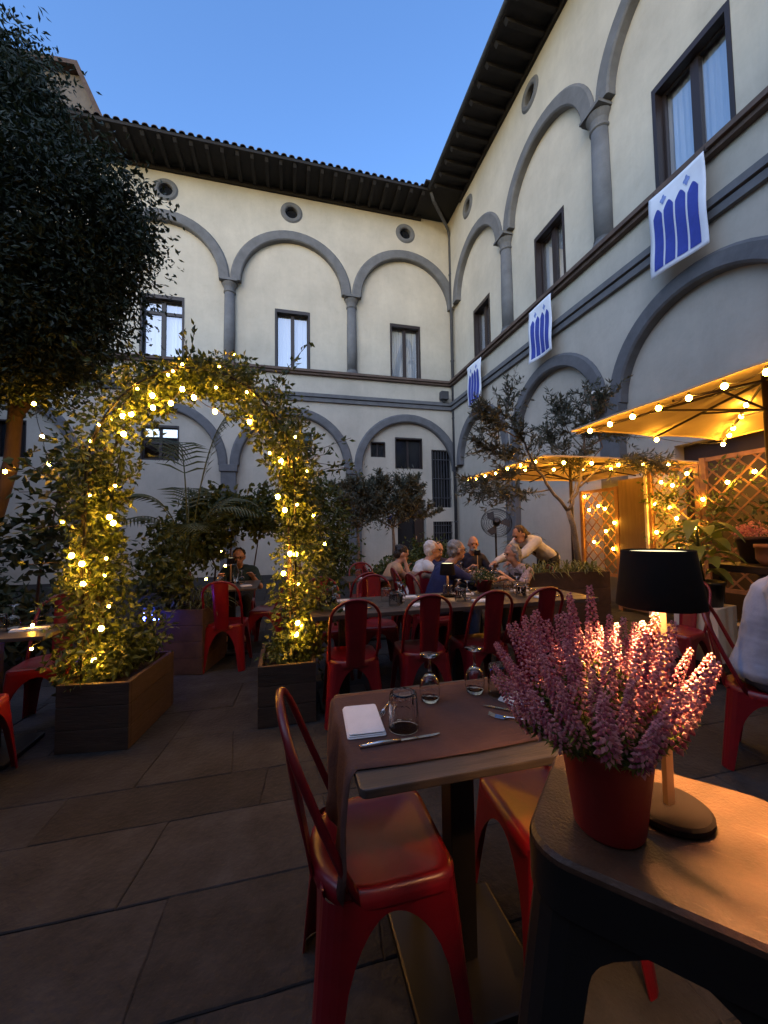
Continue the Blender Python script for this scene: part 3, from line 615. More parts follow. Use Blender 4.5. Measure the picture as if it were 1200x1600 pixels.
def fork(x, y, z, rz, label, L=.2, group=None):
    t = thing('fork', label, 'fork', (x, y, z), rz, group)
    MB().tube([(-L/2, 0, .003), (-L*.2, 0, .006), (L*.18, 0, .007), (L*.26, 0, .003)], [.006, .004, .003, .008], 8).build('handle', 'steel', t, smooth=True)
    for q in range(4): MB().tube([(L*.25, -.009+q*.006, .003), (L*.4, -.010+q*.0066, .004), (L*.5, -.010+q*.0066, .010)], .0014, 5).build('tine', 'steel', t)
    return t
knife(.315, 1.085, ZTB, .03, 'steel table knife in front of the white napkin'); fork(.335, 1.31, ZTB, 1.0+PI, 'steel fork leaning past the white napkin corner')
fork(.71, 1.09, ZTB, 2.5, 'steel fork under the heather on the brown runner'); knife(.74, 1.14, ZTB, 2.45, 'steel knife under the heather on the brown runner')
napkin(.80, 1.20, ZTB, .5, .10, .16, 'white folded napkin half hidden behind the heather')
tum0 = thing('tumbler', 'clear ribbed tumbler upside down beside the white napkin', 'tumbler', (.345, 1.155, ZTB+.001))
def tumbler_mesh():
    n = 32; pr = [(.040, 0), (.040, .004), (.0405, .034), (.0385, .037), (.036, .08), (.034, .086), (.030, .088)]
    inn = [(.030, .083), (.033, .078), (.0365, .036), (.0375, .003), (.0375, 0)]
    mb = MB(); vs = []
    for k, (r, z) in enumerate(pr+inn):
        for j in range(n):
            rr = r + (.0016 if (j % 2 and k in (3, 4, 5)) else 0); vs.append((rr*math.cos(2*PI*j/n), rr*math.sin(2*PI*j/n), z))
    K = len(pr+inn); fs = [(i*n+j, i*n+(j+1) % n, (i+1)*n+(j+1) % n, (i+1)*n+j) for i in range(K-1) for j in range(n)] + [((K-1)*n+j, (K-1)*n+(j+1) % n, (j+1) % n, j) for j in range(n)]
    fs = [q for q in fs if not (6*n <= min(q) < 7*n and max(q) >= 7*n)] + [tuple(range(6*n, 7*n)), tuple(range(7*n, 8*n))]
    return mb.add([(x*1.14, y*1.14, z*1.22) for x, y, z in vs], fs)
tumbler_mesh().build('glass_body', 'glass', tum0, smooth=False)
def wine():
    t = thing('wine_glass', 'clear wine glass upside down, nearer the ribbed tumbler by the napkin', 'wine glass', (.49, 1.31, ZTB+.001))
    pr = [(.0006, .090), (.016, .084), (.0295, .068), (.0352, .045), (.0335, .02), (.0287, .0005), (.030, 0), (.035, .02), (.0368, .045), (.031, .07), (.018, .088), (.006, .096), (.0045, .11), (.0045, .145), (.008, .152), (.033, .157), (.034, .159), (.0006, .1605)]
    MB().lathe(pr, 24).build('glass_body', 'glass', t, smooth=True)
    return t
wine0 = wine()
dup(wine0, (.675, 1.33, ZTB+.001), 0, 'clear wine glass upside down, nearer the heather'); dup(tum0, (.755, 1.285, ZTB+.001), 0, 'clear ribbed tumbler upside down behind the heather')
# long table and its settings
lt = ped_table('long dark plank table with four chairs backed to the front table', .17, 2.62, 2.80, 3.50, .75, legs=[-.95, .05, .95], planks=5)
mb = MB().box(.165, 2.0, 2.797, 2.80, .42, .735)
for i, x in enumerate((.47, 1.02, 1.60, 2.2)):
    for yy, sg in ((2.97, 1), (3.33, -1)):
        pl_n = f"at the {('first', 'second', 'third', 'fourth')[i]} place from the trough, {'heather' if sg > 0 else 'wall'} side of the long table"
        napkin(x+random.uniform(-.03, .06), yy, .7505, random.uniform(-.2, .2), .17, .09, 'white folded napkin ' + pl_n, 'napkins on the long table')
        dup(tum0, (x-.18+random.uniform(-.02, .02), yy+.06*sg, .751), 0, 'upturned tumbler ' + pl_n, 'tumblers on the long table')
        dup(wine0, (x-.10+random.uniform(-.02, .02), yy+.12*sg, .751), 0, 'upturned wine glass ' + pl_n, 'wine glasses on the long table')
        knife(x+.17, yy, .751, .1, 'steel knife ' + pl_n, .2, 'knives on the long table')
ped_table('small grey bare table behind the long table', .70, 1.35, 4.62, 5.15, .75)
napkin(.98, 4.8, .7505, .1, .17, .10, 'white folded napkin on the small grey table'); dup(tum0, (.9, 4.95, .751), 0, 'upturned clear tumbler on the small grey table')
ped_table('dark table of the group of diners under the olive tree', 1.98, 2.62, 3.78, 5.02, .75, legs=[0])
for x, y in ((2.12, 4.0), (2.4, 4.1), (2.2, 4.6), (2.45, 4.75), (2.3, 4.3), (2.15, 4.42)): dup(tum0, (x, y, .751), 0, 'clear tumbler on the table of the group of diners', 'tumblers on the group table')
for x, y in ((2.32, 3.95), (2.48, 4.35), (2.3, 4.85)): dup(wine0, (x, y, .751), 0, 'clear wine glass on the table of the group of diners', 'wine glasses on the group table')
bb = thing('menu_card', 'pale folded menu lying lit on the table of the group of diners', 'menu', (2.38, 4.22, .752), .4)
MB().add([(-.16,-.1,.01),(0,-.1,.06),(.16,-.1,.015),(.16,.1,.015),(0,.1,.06),(-.16,.1,.01),(-.16,-.1,.0),(0,-.1,.05),(.16,-.1,.005),(.16,.1,.005),(0,.1,.05),(-.16,.1,.0)], [(0,1,4,5),(1,2,3,4),(6,11,10,7),(7,10,9,8),(0,6,7,1),(1,7,8,2),(5,4,10,11),(4,3,9,10),(0,5,11,6),(2,8,9,3)]).build('card', 'bread', bb)
for q, (a_, b_) in enumerate(((-1, 0), (0, 1))): MB().add([(a_*.13-.0+.02*(a_==0), -.07, .062 if 0 else .045), (b_*.13-.02*(b_==0), -.07, .045), (b_*.13-.02*(b_==0), -.06, .045), (a_*.13+.02*(a_==0), -.06, .045)], [(0,1,2,3)]) if 0 else None
ped_table('dark table laid beside the wooden trough of the flowering arch', -2.15, -1.42, 2.78, 3.14, .75)
napkin(-1.60, 2.98, .7505, .1, .2, .06, 'white folded napkin on the table by the trough'); napkin(-1.83, 2.88, .7505, .0, .16, .08, 'white folded napkin beside the glasses on the table by the trough')
dup(tum0, (-1.78, 2.99, .751), 0, 'upturned tumbler on the table by the trough'); dup(wine0, (-1.72, 3.03, .751), 0, 'upturned wine glass on the table by the trough')
ped_table('dark table of the man in dark green beyond the arch', -.92, -.32, 4.40, 5.15, .75)
dup(wine0, (-.52, 4.85, .751), 0, 'wine glass on the table of the man in dark green'); dup(tum0, (-.74, 4.7, .751), 0, 'tumbler on the table of the man in dark green')
bt = thing('water_bottle', 'clear water bottle standing before the man in dark green', 'bottle', (-.60, 4.95, .751))
MB().lathe([(.035, 0), (.036, .15), (.014, .2), (.013, .25)], 14).build('body', 'glass', bt, smooth=True); MB().lathe([(.015, .245), (.015, .27)], 12).build('cap', 'black', bt)
napkin(-.45, 4.62, .7505, .3, .12, .1, 'crumpled white napkin on the table of the man in dark green')

# ------------------------------------------------------------------ near pedestal table, lamp, heather
nt_ = thing('pedestal_table', 'dark rounded steel pedestal table carrying the heather pot and lamp', 'table', (.570, .492, 0), R(42))
hh, HT = .146, .90
mb = MB(); o1 = rsq(hh+.012, .065, 8, hh+.034); n = len(o1)
vs = [(x, y, HT-.03) for x, y in o1] + [(x, y, HT-.006) for x, y in o1] + [(x*.972, y*.972, HT) for x, y in o1] + [(0, 0, HT)]
mb.add(vs, [(k*n+i, k*n+(i+1) % n, (k+1)*n+(i+1) % n, (k+1)*n+i) for k in range(2) for i in range(n)] + [(2*n+i, 2*n+(i+1) % n, 3*n) for i in range(n)]).build('table_top', 'oldtop', nt_, smooth=False)
mb = MB(); o2 = rsq(hh+.014, .066, 8, hh+.036); vs = [(x, y, HT-.075) for x, y in o2] + [(x, y, HT-.012) for x, y in o2]
mb.add(vs, [(i, (i+1) % n, n+(i+1) % n, n+i) for i in range(n)]).build('rim', 'black', nt_, smooth=True)
for sx in (-1, 1):
    for sy in (-1, 1): sheet_leg(sx, sy, hh+.002, HT-.03, .09, 'leg', 'black', nt_, foot=.05, wtop=hh, arch=(.062, .07), rr=.05).scale = (1, 1.15, 1)
def table_lamp(label, loc, k=1.0, led='lampled', H=.42):
    t = thing('table_lamp', label, 'lamp', loc)
    MB().lathe([(.063*k, 0), (.066*k, .004), (.066*k, .013*k), (.061*k, .017*k)], 32).build('base', 'shade', t)
    MB().box(-.0085*k, .0085*k, -.005*k, .005*k, .015*k, (H-.012)).build('stem', 'brass', t, bev=.001)
    zb, zt = H-.105*k, H
    MB().lathe([(.072*k, zb), (.059*k, zt), (.057*k, zt), (.070*k, zb), (.072*k, zb)], 40, cap0=False, cap1=False).build('lamp_shade', 'shade', t, smooth=True)
    MB().lathe([(.042*k, zt-.024*k), (.042*k, zt-.020*k)], 28).build('light_disc', led, t)
    MB().lathe([(.055*k, zt-.006), (.055*k, zt-.003)], 28).build('diffuser', 'topglow', t)
    return t
table_lamp('black shaded table lamp on the pedestal table beside the heather', (.594, .508, HT+.001), .87)
# heather
hp_ = thing('heather_plant', 'pink flowering heather in a red metal pot on the pedestal table', 'plant', (.480, .512, HT+.001))
PH = .130
MB().lathe([(.046, 0), (.049, .004), (.0635, PH*.86), (.0655, PH*.88), (.0655, PH*.93), (.0675, PH), (.064, PH), (.061, PH-.02)], 36, cap1=False).build('pot', 'potred', hp_, smooth=True)
MB().lathe([(.0, PH-.018), (.061, PH-.016)], 20, cap0=False, cap1=False).build('soil', 'soil', hp_)
spikes = []
for v in range(5):
    nb = 125; Lk = .125; P = []; D = []
    vs = []; fs = []
    mb = MB()
    for i in range(nb):
        t = (i+.5)/nb; a = i*2.399; rr = .0112*(1-.75*t**1.5)*(.9+.2*random.random()); z = Lk*t
        c = Vector((rr*math.cos(a), rr*math.sin(a), z)); s = .0050*(1-.45*t)*random.uniform(.8, 1.25)
        out = Vector((math.cos(a), math.sin(a), -.35)).normalized(); sd_ = out.orthogonal().normalized(); s2 = out.cross(sd_)
        mb.add([c-out*s*.7, c+sd_*s*.75, c+s2*s*.75, c-sd_*s*.75, c-s2*s*.75, c+out*s*1.1], [(0,2,1),(0,3,2),(0,4,3),(0,1,4),(5,1,2),(5,2,3),(5,3,4),(5,4,1)])
    me = bpy.data.meshes.new('flower_spike'); me.from_pydata(mb.v, [], mb.f); spikes.append(me)
NSP = 52; stems = MB(); P = []; D = []
for i in range(NSP):
    a = i*2.399; q = math.sqrt((i+.5)/NSP)
    ln = .110 + .05*(1-q) + random.uniform(-.02, .025); tilt = q*R(60)*random.uniform(.8, 1.1)
    # the plant leans out to the side away from the lamp
    ca, sa = math.cos(a), math.sin(a)
    b0 = Vector((.045*q*ca, .045*q*sa, PH-.015)); d = Vector((math.sin(tilt)*ca, math.sin(tilt)*sa, math.cos(tilt)))
    d = (d + Vector((-.20, .06, 0))*q).normalized()
    if d.x > .3: ln *= .85
    st = b0 + d*ln*.62; k = random.uniform(.85, 1.25)
    stems.tube([b0, b0+d*ln*.3+Vector((0, 0, -.004)), st], [.0014, .0012, .001], 4)
    o = link('flower_spike', spikes[i % 5], 'heather', hp_); o.location = st
    d2 = (d + Vector((0, 0, .75))).normalized(); o.rotation_euler = d2.to_track_quat('Z', 'Y').to_euler(); o.scale = (k*.95, k*.95, k*(.8+.25*random.random()))
    for j in range(260):
        t = random.uniform(.15, 1.25); p = b0 + d*ln*.62*t; P.append(p); D.append((random.gauss(0, 1), random.gauss(0, 1), random.gauss(.5, .7)))
stems.build('stems', 'bark', hp_)['kind'] = 'stuff'
stuff(leaves('needles', 'heath_green', P, D, rng.uniform(.009, .020, len(P)), .0018, hp_))

# ------------------------------------------------------------------ planters
def planter(label, x, y, rz, w, d, h, m='planterwood', rows=3, name='planter_box', group=None):
    t = thing(name, label, 'planter', (x, y, 0), rz, group); ph = h/rows; th = .03
    for k in range(rows):
        z0, z1 = k*ph+.0015+.001, (k+1)*ph-.0015
        for sy in (-1, 1): MB().box(-w/2, w/2, sy*d/2-th/2, sy*d/2+th/2, z0, z1).build('plank', m, t, bev=.003)
        for sx in (-1, 1): MB().box(sx*(w/2-th/2)-th/2, sx*(w/2-th/2)+th/2, -d/2+th/2+.001, d/2-th/2-.001, z0, z1).build('plank', m, t, bev=.003)
    mb = MB(); n = 12; vs = [(-w/2+th+(w-2*th)*i/n, -d/2+th/2+(d-th)*j/n, h-.07+random.uniform(-.012, .02)) for j in range(n+1) for i in range(n+1)]
    mb.add(vs, [(j*(n+1)+i, j*(n+1)+i+1, (j+1)*(n+1)+i+1, (j+1)*(n+1)+i) for j in range(n) for i in range(n)]).build('soil', 'soil', t, smooth=True)
    return t
planter('brown plank trough at the foot of the arch, beside the laid table', -1.14, 3.16, R(-8), .43, .62, .42)
planter('brown plank trough at the foot of the arch, beside the long table', .0, 3.14, R(0), .40, .55, .42)
planter('large dark brown planter box with palm and blue light', -1.02, 4.42, R(-14), .62, .55, .62, 'corten', 4)
planter('long dark brown planter box under the olive tree', 3.30, 4.22, R(-8), 1.15, .42, .82, 'corten', 4)
planter('brown planter box under the small olive tree by the doorway', 2.35, 8.3, 0, .9, .5, .5, 'corten', 3)
# ------------------------------------------------------------------ arch frame, vine, lights
af = thing('garden_arch', 'thin black metal garden arch carrying the lit climbing jasmine', 'arch')
def arch_pt(t, hw=.69, cx=-.63, zs=1.72, top=.84):
    # t in 0..1 from left foot to right foot
    L1 = zs-.36; La = PI*hw*1.06; T = 2*L1+La; d = t*T
    if d < L1: return Vector((cx-hw, 0, .36+d))
    if d < L1+La: a = PI*(d-L1)/La; return Vector((cx-hw*math.cos(a), 0, zs+top*math.sin(a)))
    return Vector((cx+hw, 0, zs-(d-L1-La)))
for yy in (3.0, 3.32):
    MB().tube([arch_pt(i/60)+Vector((0, yy, 0)) for i in range(61)], .010, 6).build('hoop', 'black', af, smooth=True)
for i in range(2, 60, 4): 
    p = arch_pt(i/60); MB().tube([p+Vector((0, 3.0, 0)), p+Vector((0, 3.32, 0))], .006, 5).build('rung', 'black', af)
vn = thing('climbing_vine', 'leafy climbing jasmine covering the lit garden arch', 'plant')
N = 24000; T = rng.uniform(0, 1, N)
dens = 0.62 + 0.38*np.sin(T*37+1.3)*np.sin(T*13+.4)
keep = rng.uniform(0, 1, N) < dens; T = T[keep]; N = len(T)
C = np.array([arch_pt(t) for t in T]); 
side = np.abs(T-.5) > .27
sp = np.where(side, .098, .100) + .03*np.sin(T*23)
off = rng.normal(size=(N, 3)); off /= np.maximum(1, np.linalg.norm(off, axis=1)/2.1)[:, None]; off *= sp[:, None]*np.array([1.0, 1.4, 1.0])
tl = T < .5; C[:, 0] += np.where(side & tl, .02, 0) + np.where(side & ~tl, .06, 0)
P = C + off + np.array([0, 3.16, 0]); P[:, 2] = np.maximum(P[:, 2], .40)
D = unit(N) + np.array([0, -.25, -.25]) + off*2.0
stuff(leaves('foliage', 'vine', P, D, rng.uniform(.030, .066, N), rng.uniform(.010, .019, N), vn, curl=.15))
# a looser fringe of sprays standing off the arch
P = []; D = []; tw = MB()
for i in range(110):
    t = random.uniform(.03, .97); b0 = arch_pt(t) + Vector((random.gauss(0, .06), 3.16+random.gauss(0, .1), 0)); c = arch_pt(.5)*.0 + Vector((-.63, 3.16, 1.6))
    o = (b0-c).normalized()*random.choice((1, 1, 1, -.6)) + Vector((random.gauss(0, .4), random.gauss(-.15, .4), random.gauss(.1, .4))); ln = random.uniform(.12, .36)
    pts = bez(b0, b0+o*ln*.6, b0+o*ln+Vector((0, 0, -.1*ln)), 6); tw.tube(pts, .0022, 4)
    for j in range(16):
        p = pts[min(5, int(random.random()*6))] + Vector((random.gauss(0, .012), random.gauss(0, .012), random.gauss(0, .012))); P.append(p); D.append((random.gauss(o.x, 1), random.gauss(o.y-.3, 1), random.gauss(o.z-.2, 1)))
stuff(tw.build('twigs', 'bark', vn)); stuff(leaves('sprays', 'vine', P, D, rng.uniform(.035, .065, len(P)), rng.uniform(.010, .017, len(P)), vn, curl=.15))
st = MB()
for q in range(9):
    x0 = random.choice((-1.32, .06)); ph = random.uniform(0, 6)
    st.tube([(x0+.05*math.sin(z*4+ph), 3.16+.10*math.cos(z*3.3+ph), z) for z in np.linspace(.38, 2.0, 26)], .006, 5)
stuff(st.build('stems', 'bark', vn, smooth=True))

ico = None
def string_lights(label, pts, slack=.04, r=.016, bulb='bulb', closed=False):
    global ico
    t = thing('string_lights', label, 'string lights')
    pts = [Vector(p) for p in pts]; path = []
    for a, b in zip(pts[:-1], pts[1:]):
        k = 6
        for i in range(k): u = i/k; path.append(a.lerp(b, u) + Vector((0, 0, .022 - slack*4*u*(1-u))))
    path.append(pts[-1]+Vector((0, 0, .022)))
    if len(pts) > 1: MB().tube(path, .003, 4).build('cable', 'cord', t)
    for p in pts:
        if ico is None:
            bm = bmesh.new(); bmesh.ops.create_icosphere(bm, subdivisions=2, radius=1.0); ico = bpy.data.meshes.new('bulb'); bm.to_mesh(ico); bm.free()
            ico.materials.append(M['bulb']); ico.polygons.foreach_set('use_smooth', [True]*len(ico.polygons))
        o = link('bulb', ico, None, t); o.location = p; o.scale = (r, r, r*1.15)
        MB().lathe([(r*.5, 0), (r*.5, .022)], 6).build('socket', 'cord', t, loc=p+Vector((0, 0, r)))
    return t
def pix(x, y, Y):      # a photographed bulb's bearing, met with the vertical plane its string hangs in
    d = fwd + cr*((x-600)/600) + cu*((800-y)/600); return Vector((0, 0, CAMH)) + d*(Y/d.y)
def pixx(x, y, X):
    d = fwd + cr*((x-600)/600) + cu*((800-y)/600); return Vector((0, 0, CAMH)) + d*(X/d.x)
AY = 2.93
string_lights('warm string lights wound through the jasmine arch', [pix(x, y, AY+random.uniform(-.04, .10)) for x, y in ((147,1032),(158,982),(130,912),(128,881),(112,868),(177,817),(171,808),(193,678),(192,650),(205,647),(239,637),(238,618),(267,630),(285,608),(303,621),(336,643),(390,659),(439,720),(434,776),(445,797),(462,866),(453,865),(443,896),(465,973),(463,991))], .02)
string_lights('tiny warm fairy lights scattered along the jasmine arch', [arch_pt(t_)+Vector((random.gauss(0, .09), 3.02+random.uniform(-.09, .05), random.gauss(0, .06))) for t_ in np.linspace(.06, .94, 34)], .015, .0085)
string_lights('warm string lights hanging beside the trunk of the dark tree', [pix(x, y, 4.3) for x, y in ((8,737),(77,725),(66,682),(53,631))], .05)
string_lights('warm lights glowing behind the palm and the man in dark green', [pix(308,833,5.9), pix(345,862,6.2), pix(352,884,6.2), pix(322,905,6.2)], .03)

# ------------------------------------------------------------------ trees and shrubs
def crown_leaves(name, m, par, blobs, n, L, W, clump=40, sig=.16, down=.3):
    """blobs: (cx,cy,cz,rx,ry,rz,weight); leaves gathered in clumps near the blob surfaces, with gaps."""
    ws = np.array([b[6] for b in blobs]); ws = ws/ws.sum(); P = []; D = []
    for q in range(n//clump):
        b = blobs[rng.choice(len(blobs), p=ws)]; v = rng.normal(size=3); v /= np.linalg.norm(v); rr = rng.uniform(.35, 1.0)**.6
        c = np.array(b[:3]) + v*np.array(b[3:6])*rr; P.append(c + rng.normal(size=(clump, 3))*sig*np.array([1, 1, .75])); D.append(unit(clump) + v*.5 + np.array([0, 0, -down]))
    P = np.concatenate(P); D = np.concatenate(D)
    return stuff(leaves(name, m, P, D, rng.uniform(L*.7, L*1.3, len(P)), rng.uniform(W*.7, W*1.3, len(P)), par, curl=.12))
big = thing('garden_tree', 'big dark evergreen tree with leaning reddish trunk at the courtyard edge', 'tree', (0, 0, 0))
MB().tube([(-3.35, 5.0, 0), (-3.12, 4.85, .8), (-2.93, 4.78, 1.4), (-2.75, 4.74, 2.1), (-2.70, 4.7, 2.7), (-2.62, 4.65, 3.6), (-2.5, 4.6, 4.6)], [.12, .085, .07, .065, .06, .055, .04], 10).build('trunk', 'bark', big, smooth=True)
for a_ in ([(-2.95, 4.8, 1.35), (-3.0, 4.7, 2.0), (-2.95, 4.6, 2.8), (-3.0, 4.5, 3.8)], [(-2.7, 4.7, 2.6), (-2.2, 4.6, 3.2), (-1.7, 4.45, 3.6)], [(-2.65, 4.66, 3.3), (-2.1, 4.5, 4.2), (-1.7, 4.35, 4.7)]):
    MB().tube(a_, [.06]+[.04]*(len(a_)-2)+[.015], 7).build('limb', 'bark', big, smooth=True)
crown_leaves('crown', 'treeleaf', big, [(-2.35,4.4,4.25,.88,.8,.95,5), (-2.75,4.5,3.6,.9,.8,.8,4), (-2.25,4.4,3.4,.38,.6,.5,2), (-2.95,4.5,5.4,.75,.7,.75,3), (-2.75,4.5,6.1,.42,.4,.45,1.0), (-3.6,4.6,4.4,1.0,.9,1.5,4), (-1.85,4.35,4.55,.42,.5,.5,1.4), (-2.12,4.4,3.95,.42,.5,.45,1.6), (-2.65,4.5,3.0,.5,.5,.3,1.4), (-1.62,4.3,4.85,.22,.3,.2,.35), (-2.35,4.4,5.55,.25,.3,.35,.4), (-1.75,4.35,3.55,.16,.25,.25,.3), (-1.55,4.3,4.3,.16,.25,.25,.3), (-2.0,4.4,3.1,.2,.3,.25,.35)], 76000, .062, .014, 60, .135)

def grow(mb, tips, p, d, ln, r, depth, spread=.55, up=.15):
    n = 4; pts = [p]
    for i in range(n):
        d = (d + Vector((random.gauss(0, .12), random.gauss(0, .12), random.gauss(up*.3, .1)))).normalized(); pts.append(pts[-1] + d*ln/n)
    mb.tube(pts, [r*(1-.35*i/n) for i in range(n+1)], 6 if r > .012 else 4)
    if depth == 0: tips.append((pts, d)); return
    for k in range(random.choice((2, 3))):
        nd = (d + Vector((random.gauss(0, spread), random.gauss(0, spread), random.gauss(up, spread*.6)))).normalized()
        grow(mb, tips, pts[-1] if k < 2 else pts[2], nd, ln*random.uniform(.62, .85), r*.62, depth-1, spread, up)
    if depth <= 2: tips.append((pts, d))
def olive(label, trunk, r, starts, ln, depth, lf, per, spread=.55, up=.15, leafL=.055, group=None):
    t = thing('olive_tree', label, 'tree', (0, 0, 0), 0, group)
    MB().tube(trunk, [r*(1-.45*i/(len(trunk)-1)) for i in range(len(trunk))], 8).build('trunk', 'greybark', t, smooth=True)
    mb = MB(); tips = []
    for p, d in starts: grow(mb, tips, Vector(p), Vector(d).normalized(), ln, r*.42, depth, spread, up)
    stuff(mb.build('branches', 'greybark', t, smooth=True)); P = []; D = []
    for pts, d in tips:
        for j in range(per):
            k = random.random()*3.99; a = pts[int(k)].lerp(pts[int(k)+1], k % 1); P.append(a + Vector((random.gauss(0, .012),)*3)); D.append(np.array(d)*.7 + rng.normal(size=3)*.6)
    stuff(leaves('crown', lf, P, D, rng.uniform(leafL*.7, leafL*1.25, len(P)), rng.uniform(.005, .009, len(P))*leafL/.05, t))
    return t
random.seed(21)
ot = thing('olive_tree', 'loose grey green olive tree in the long planter before the umbrellas', 'tree')
OY = 4.24
def pix(x, y, Y):      # bearing of a photographed point met with the vertical plane it stands in
    d = fwd + cr*((x-600)/600) + cu*((800-y)/600); return Vector((0, 0, CAMH)) + d*(Y/d.y)
MB().tube([pix(906, 900, OY), pix(900, 850, OY), pix(895, 820, OY), pix(888, 798, OY)], [.045, .036, .034, .032], 8).build('trunk', 'greybark', ot, smooth=True)
brs = [([(888,798),(860,765),(835,725),(815,685),(792,645),(800,600)], .022, 0), ([(888,798),(905,760),(915,710),(908,660),(915,605)], .022, .1), ([(905,760),(950,722),(1000,718),(1032,735)], .014, -.25), ([(835,725),(785,712),(742,690)], .012, .25),
       ([(860,765),(800,775),(745,768)], .011, -.2), ([(915,710),(882,665),(868,632)], .010, .3), ([(912,700),(955,680),(990,668)], .012, .2), ([(815,685),(775,668),(748,636)], .010, -.15), ([(835,725),(800,742),(725,762)], .010, .1), ([(905,740),(940,700),(930,650),(945,615)], .011, -.3), ([(888,790),(905,740),(870,700),(850,670)], .011, .35)]
lb = MB(); tw = MB(); P = []; D = []
for pl_, r_, dy in brs:
    n_p = len(pl_); pts = [pix(x, y, OY + dy*(i/(n_p-1))) for i, (x, y) in enumerate(pl_)]
    fine = [pts[i].lerp(pts[i+1], q/4) for i in range(n_p-1) for q in range(4)] + [pts[-1]]; fine = [p + Vector((random.gauss(0, .008), random.gauss(0, .012), random.gauss(0, .008))) for p in fine]
    lb.tube(fine, [r_*(1-.75*i/(len(fine)-1)) for i in range(len(fine))], 6)
    for q in range(40):
        u = random.uniform(.30, 1.0)**.8; i = int(u*(len(fine)-1.01)); b0 = fine[i]; dr = (fine[-1]-fine[max(0, i-3)]).normalized()
        o = (dr*.7 + Vector((random.gauss(0, .6), random.gauss(0, .9), random.gauss(.12, .5)))).normalized(); ln = random.uniform(.14, .40)
        sp2 = bez(b0, b0+o*ln*.5+Vector((0, 0, .03)), b0+o*ln+Vector((0, 0, random.uniform(-.08, .04))), 7); tw.tube(sp2, [.0035*(1-.1*e) for e in range(7)], 4)
        for j in range(24):
            k_ = random.random()*5.99; p = sp2[int(k_)].lerp(sp2[int(k_)+1], k_ % 1); P.append(p); D.append(np.array(o)*.8 + rng.normal(size=3)*.6)
stuff(lb.build('limbs', 'greybark', ot, smooth=True)); stuff(tw.build('twigs', 'greybark', ot)); stuff(leaves('crown', 'olive', P, D, rng.uniform(.05, .10, len(P)), rng.uniform(.007, .011, len(P)), ot))
random.seed(5)
for k, (x, y, lab) in enumerate(((2.30, 8.3, 'small round olive tree beside the dark doorway'), (1.55, 8.6, 'small grey olive tree between the doorway olive and the arch'))):
    ol_ = olive(lab, [(x, y, .4), (x+.02, y, 1.0), (x+.0, y, 1.45)], .05, [((x, y, 1.42), (a, b, c)) for a, b, c in ((.5,0,.8), (-.5,.1,.8), (0,.3,1), (.1,-.4,.9), (-.8,0,.3), (.8,0,.35))], .46, 3, 'olive', 60, .55, .16, .10)
    crown_leaves('inner_crown', 'olive', ol_, [(x, y, 2.05, .55, .45, .50, 3), (x-.2, y, 1.75, .45, .4, .3, 1), (x+.25, y, 2.3, .35, .3, .35, 1)], 3000, .10, .014, 20, .11)
def shrub(label, blobs, n, L, W, lf='bush', stem=None, clump=24, sig=.10, name='shrub', group=None):
    t = thing(name, label, 'shrub', (0, 0, 0), 0, group)
    if stem:
        for s in stem: MB().tube(s, [.018]+[.012]*(len(s)-2)+[.005], 6).build('stem', 'bark', t, smooth=True)
    crown_leaves('foliage', lf, t, blobs, n, L, W, clump, sig); return t
shrub('dense shrub lit yellow beside the palm beyond the arch', [(-.85,5.35,1.55,.42,.35,.30,3), (-.30,5.6,1.62,.3,.3,.30,2), (-1.2,5.4,1.25,.4,.3,.36,2)], 3400, .09, .028, 'bush', [[(-.75,5.4,.0),(-.72,5.38,.8),(-.7,5.35,1.5)], [(-.95,5.35,0),(-.9,5.4,.9),(-1.1,5.4,1.5)], [(-.5,5.5,0),(-.45,5.55,.8),(-.35,5.6,1.5)]])
shrub('tall slender leafy shrub between the arch and the small olives', [(.55,6.1,1.5,.34,.3,.75,3), (.75,6.2,.9,.3,.3,.6,2), (.35,6.0,2.0,.2,.2,.4,1)], 3200, .10, .02, 'bush', [[(.55,6.1,0),(.52,6.1,1.2),(.5,6.1,2.1)], [(.7,6.2,0),(.75,6.2,.8),(.8,6.2,1.5)]])
shrub('round dark shrub behind the woman in the tan top', [(3.05,8.0,.75,.55,.4,.42,2), (2.4,7.6,.55,.5,.3,.35,1), (2.0,7.2,.5,.4,.3,.3,1)], 2600, .08, .028, 'bush')
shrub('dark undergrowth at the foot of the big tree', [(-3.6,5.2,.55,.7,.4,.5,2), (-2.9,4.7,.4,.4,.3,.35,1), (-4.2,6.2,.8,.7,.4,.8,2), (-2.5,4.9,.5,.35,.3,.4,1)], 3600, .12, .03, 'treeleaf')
shrub('dark leaning branch with broad leaves beside the arch', [(-2.0,4.2,1.75,.25,.25,.4,1), (-2.2,4.3,1.3,.25,.2,.25,1)], 420, .10, .035, 'treeleaf', [[(-2.45,4.6,.2),(-2.3,4.4,1.0),(-2.05,4.25,1.9)]], 12, .12)
shrub('low leafy climbers in the trough beside the laid table', [(-1.12,3.15,.55,.14,.2,.13,2), (-1.0,3.3,.62,.10,.12,.18,1)], 900, .05, .014, 'vine', None, 14, .05)
shrub('low leafy climbers in the trough beside the long table', [(.0,3.1,.47,.13,.2,.08,2)], 500, .045, .013, 'vine', None, 14, .04)
shrub('leafy shrub around the blue light in the large planter', [(-1.2,4.25,.85,.2,.15,.22,2), (-1.25,4.5,1.2,.25,.25,.3,2)], 1500, .075, .022, 'bush', None, 20, .08)
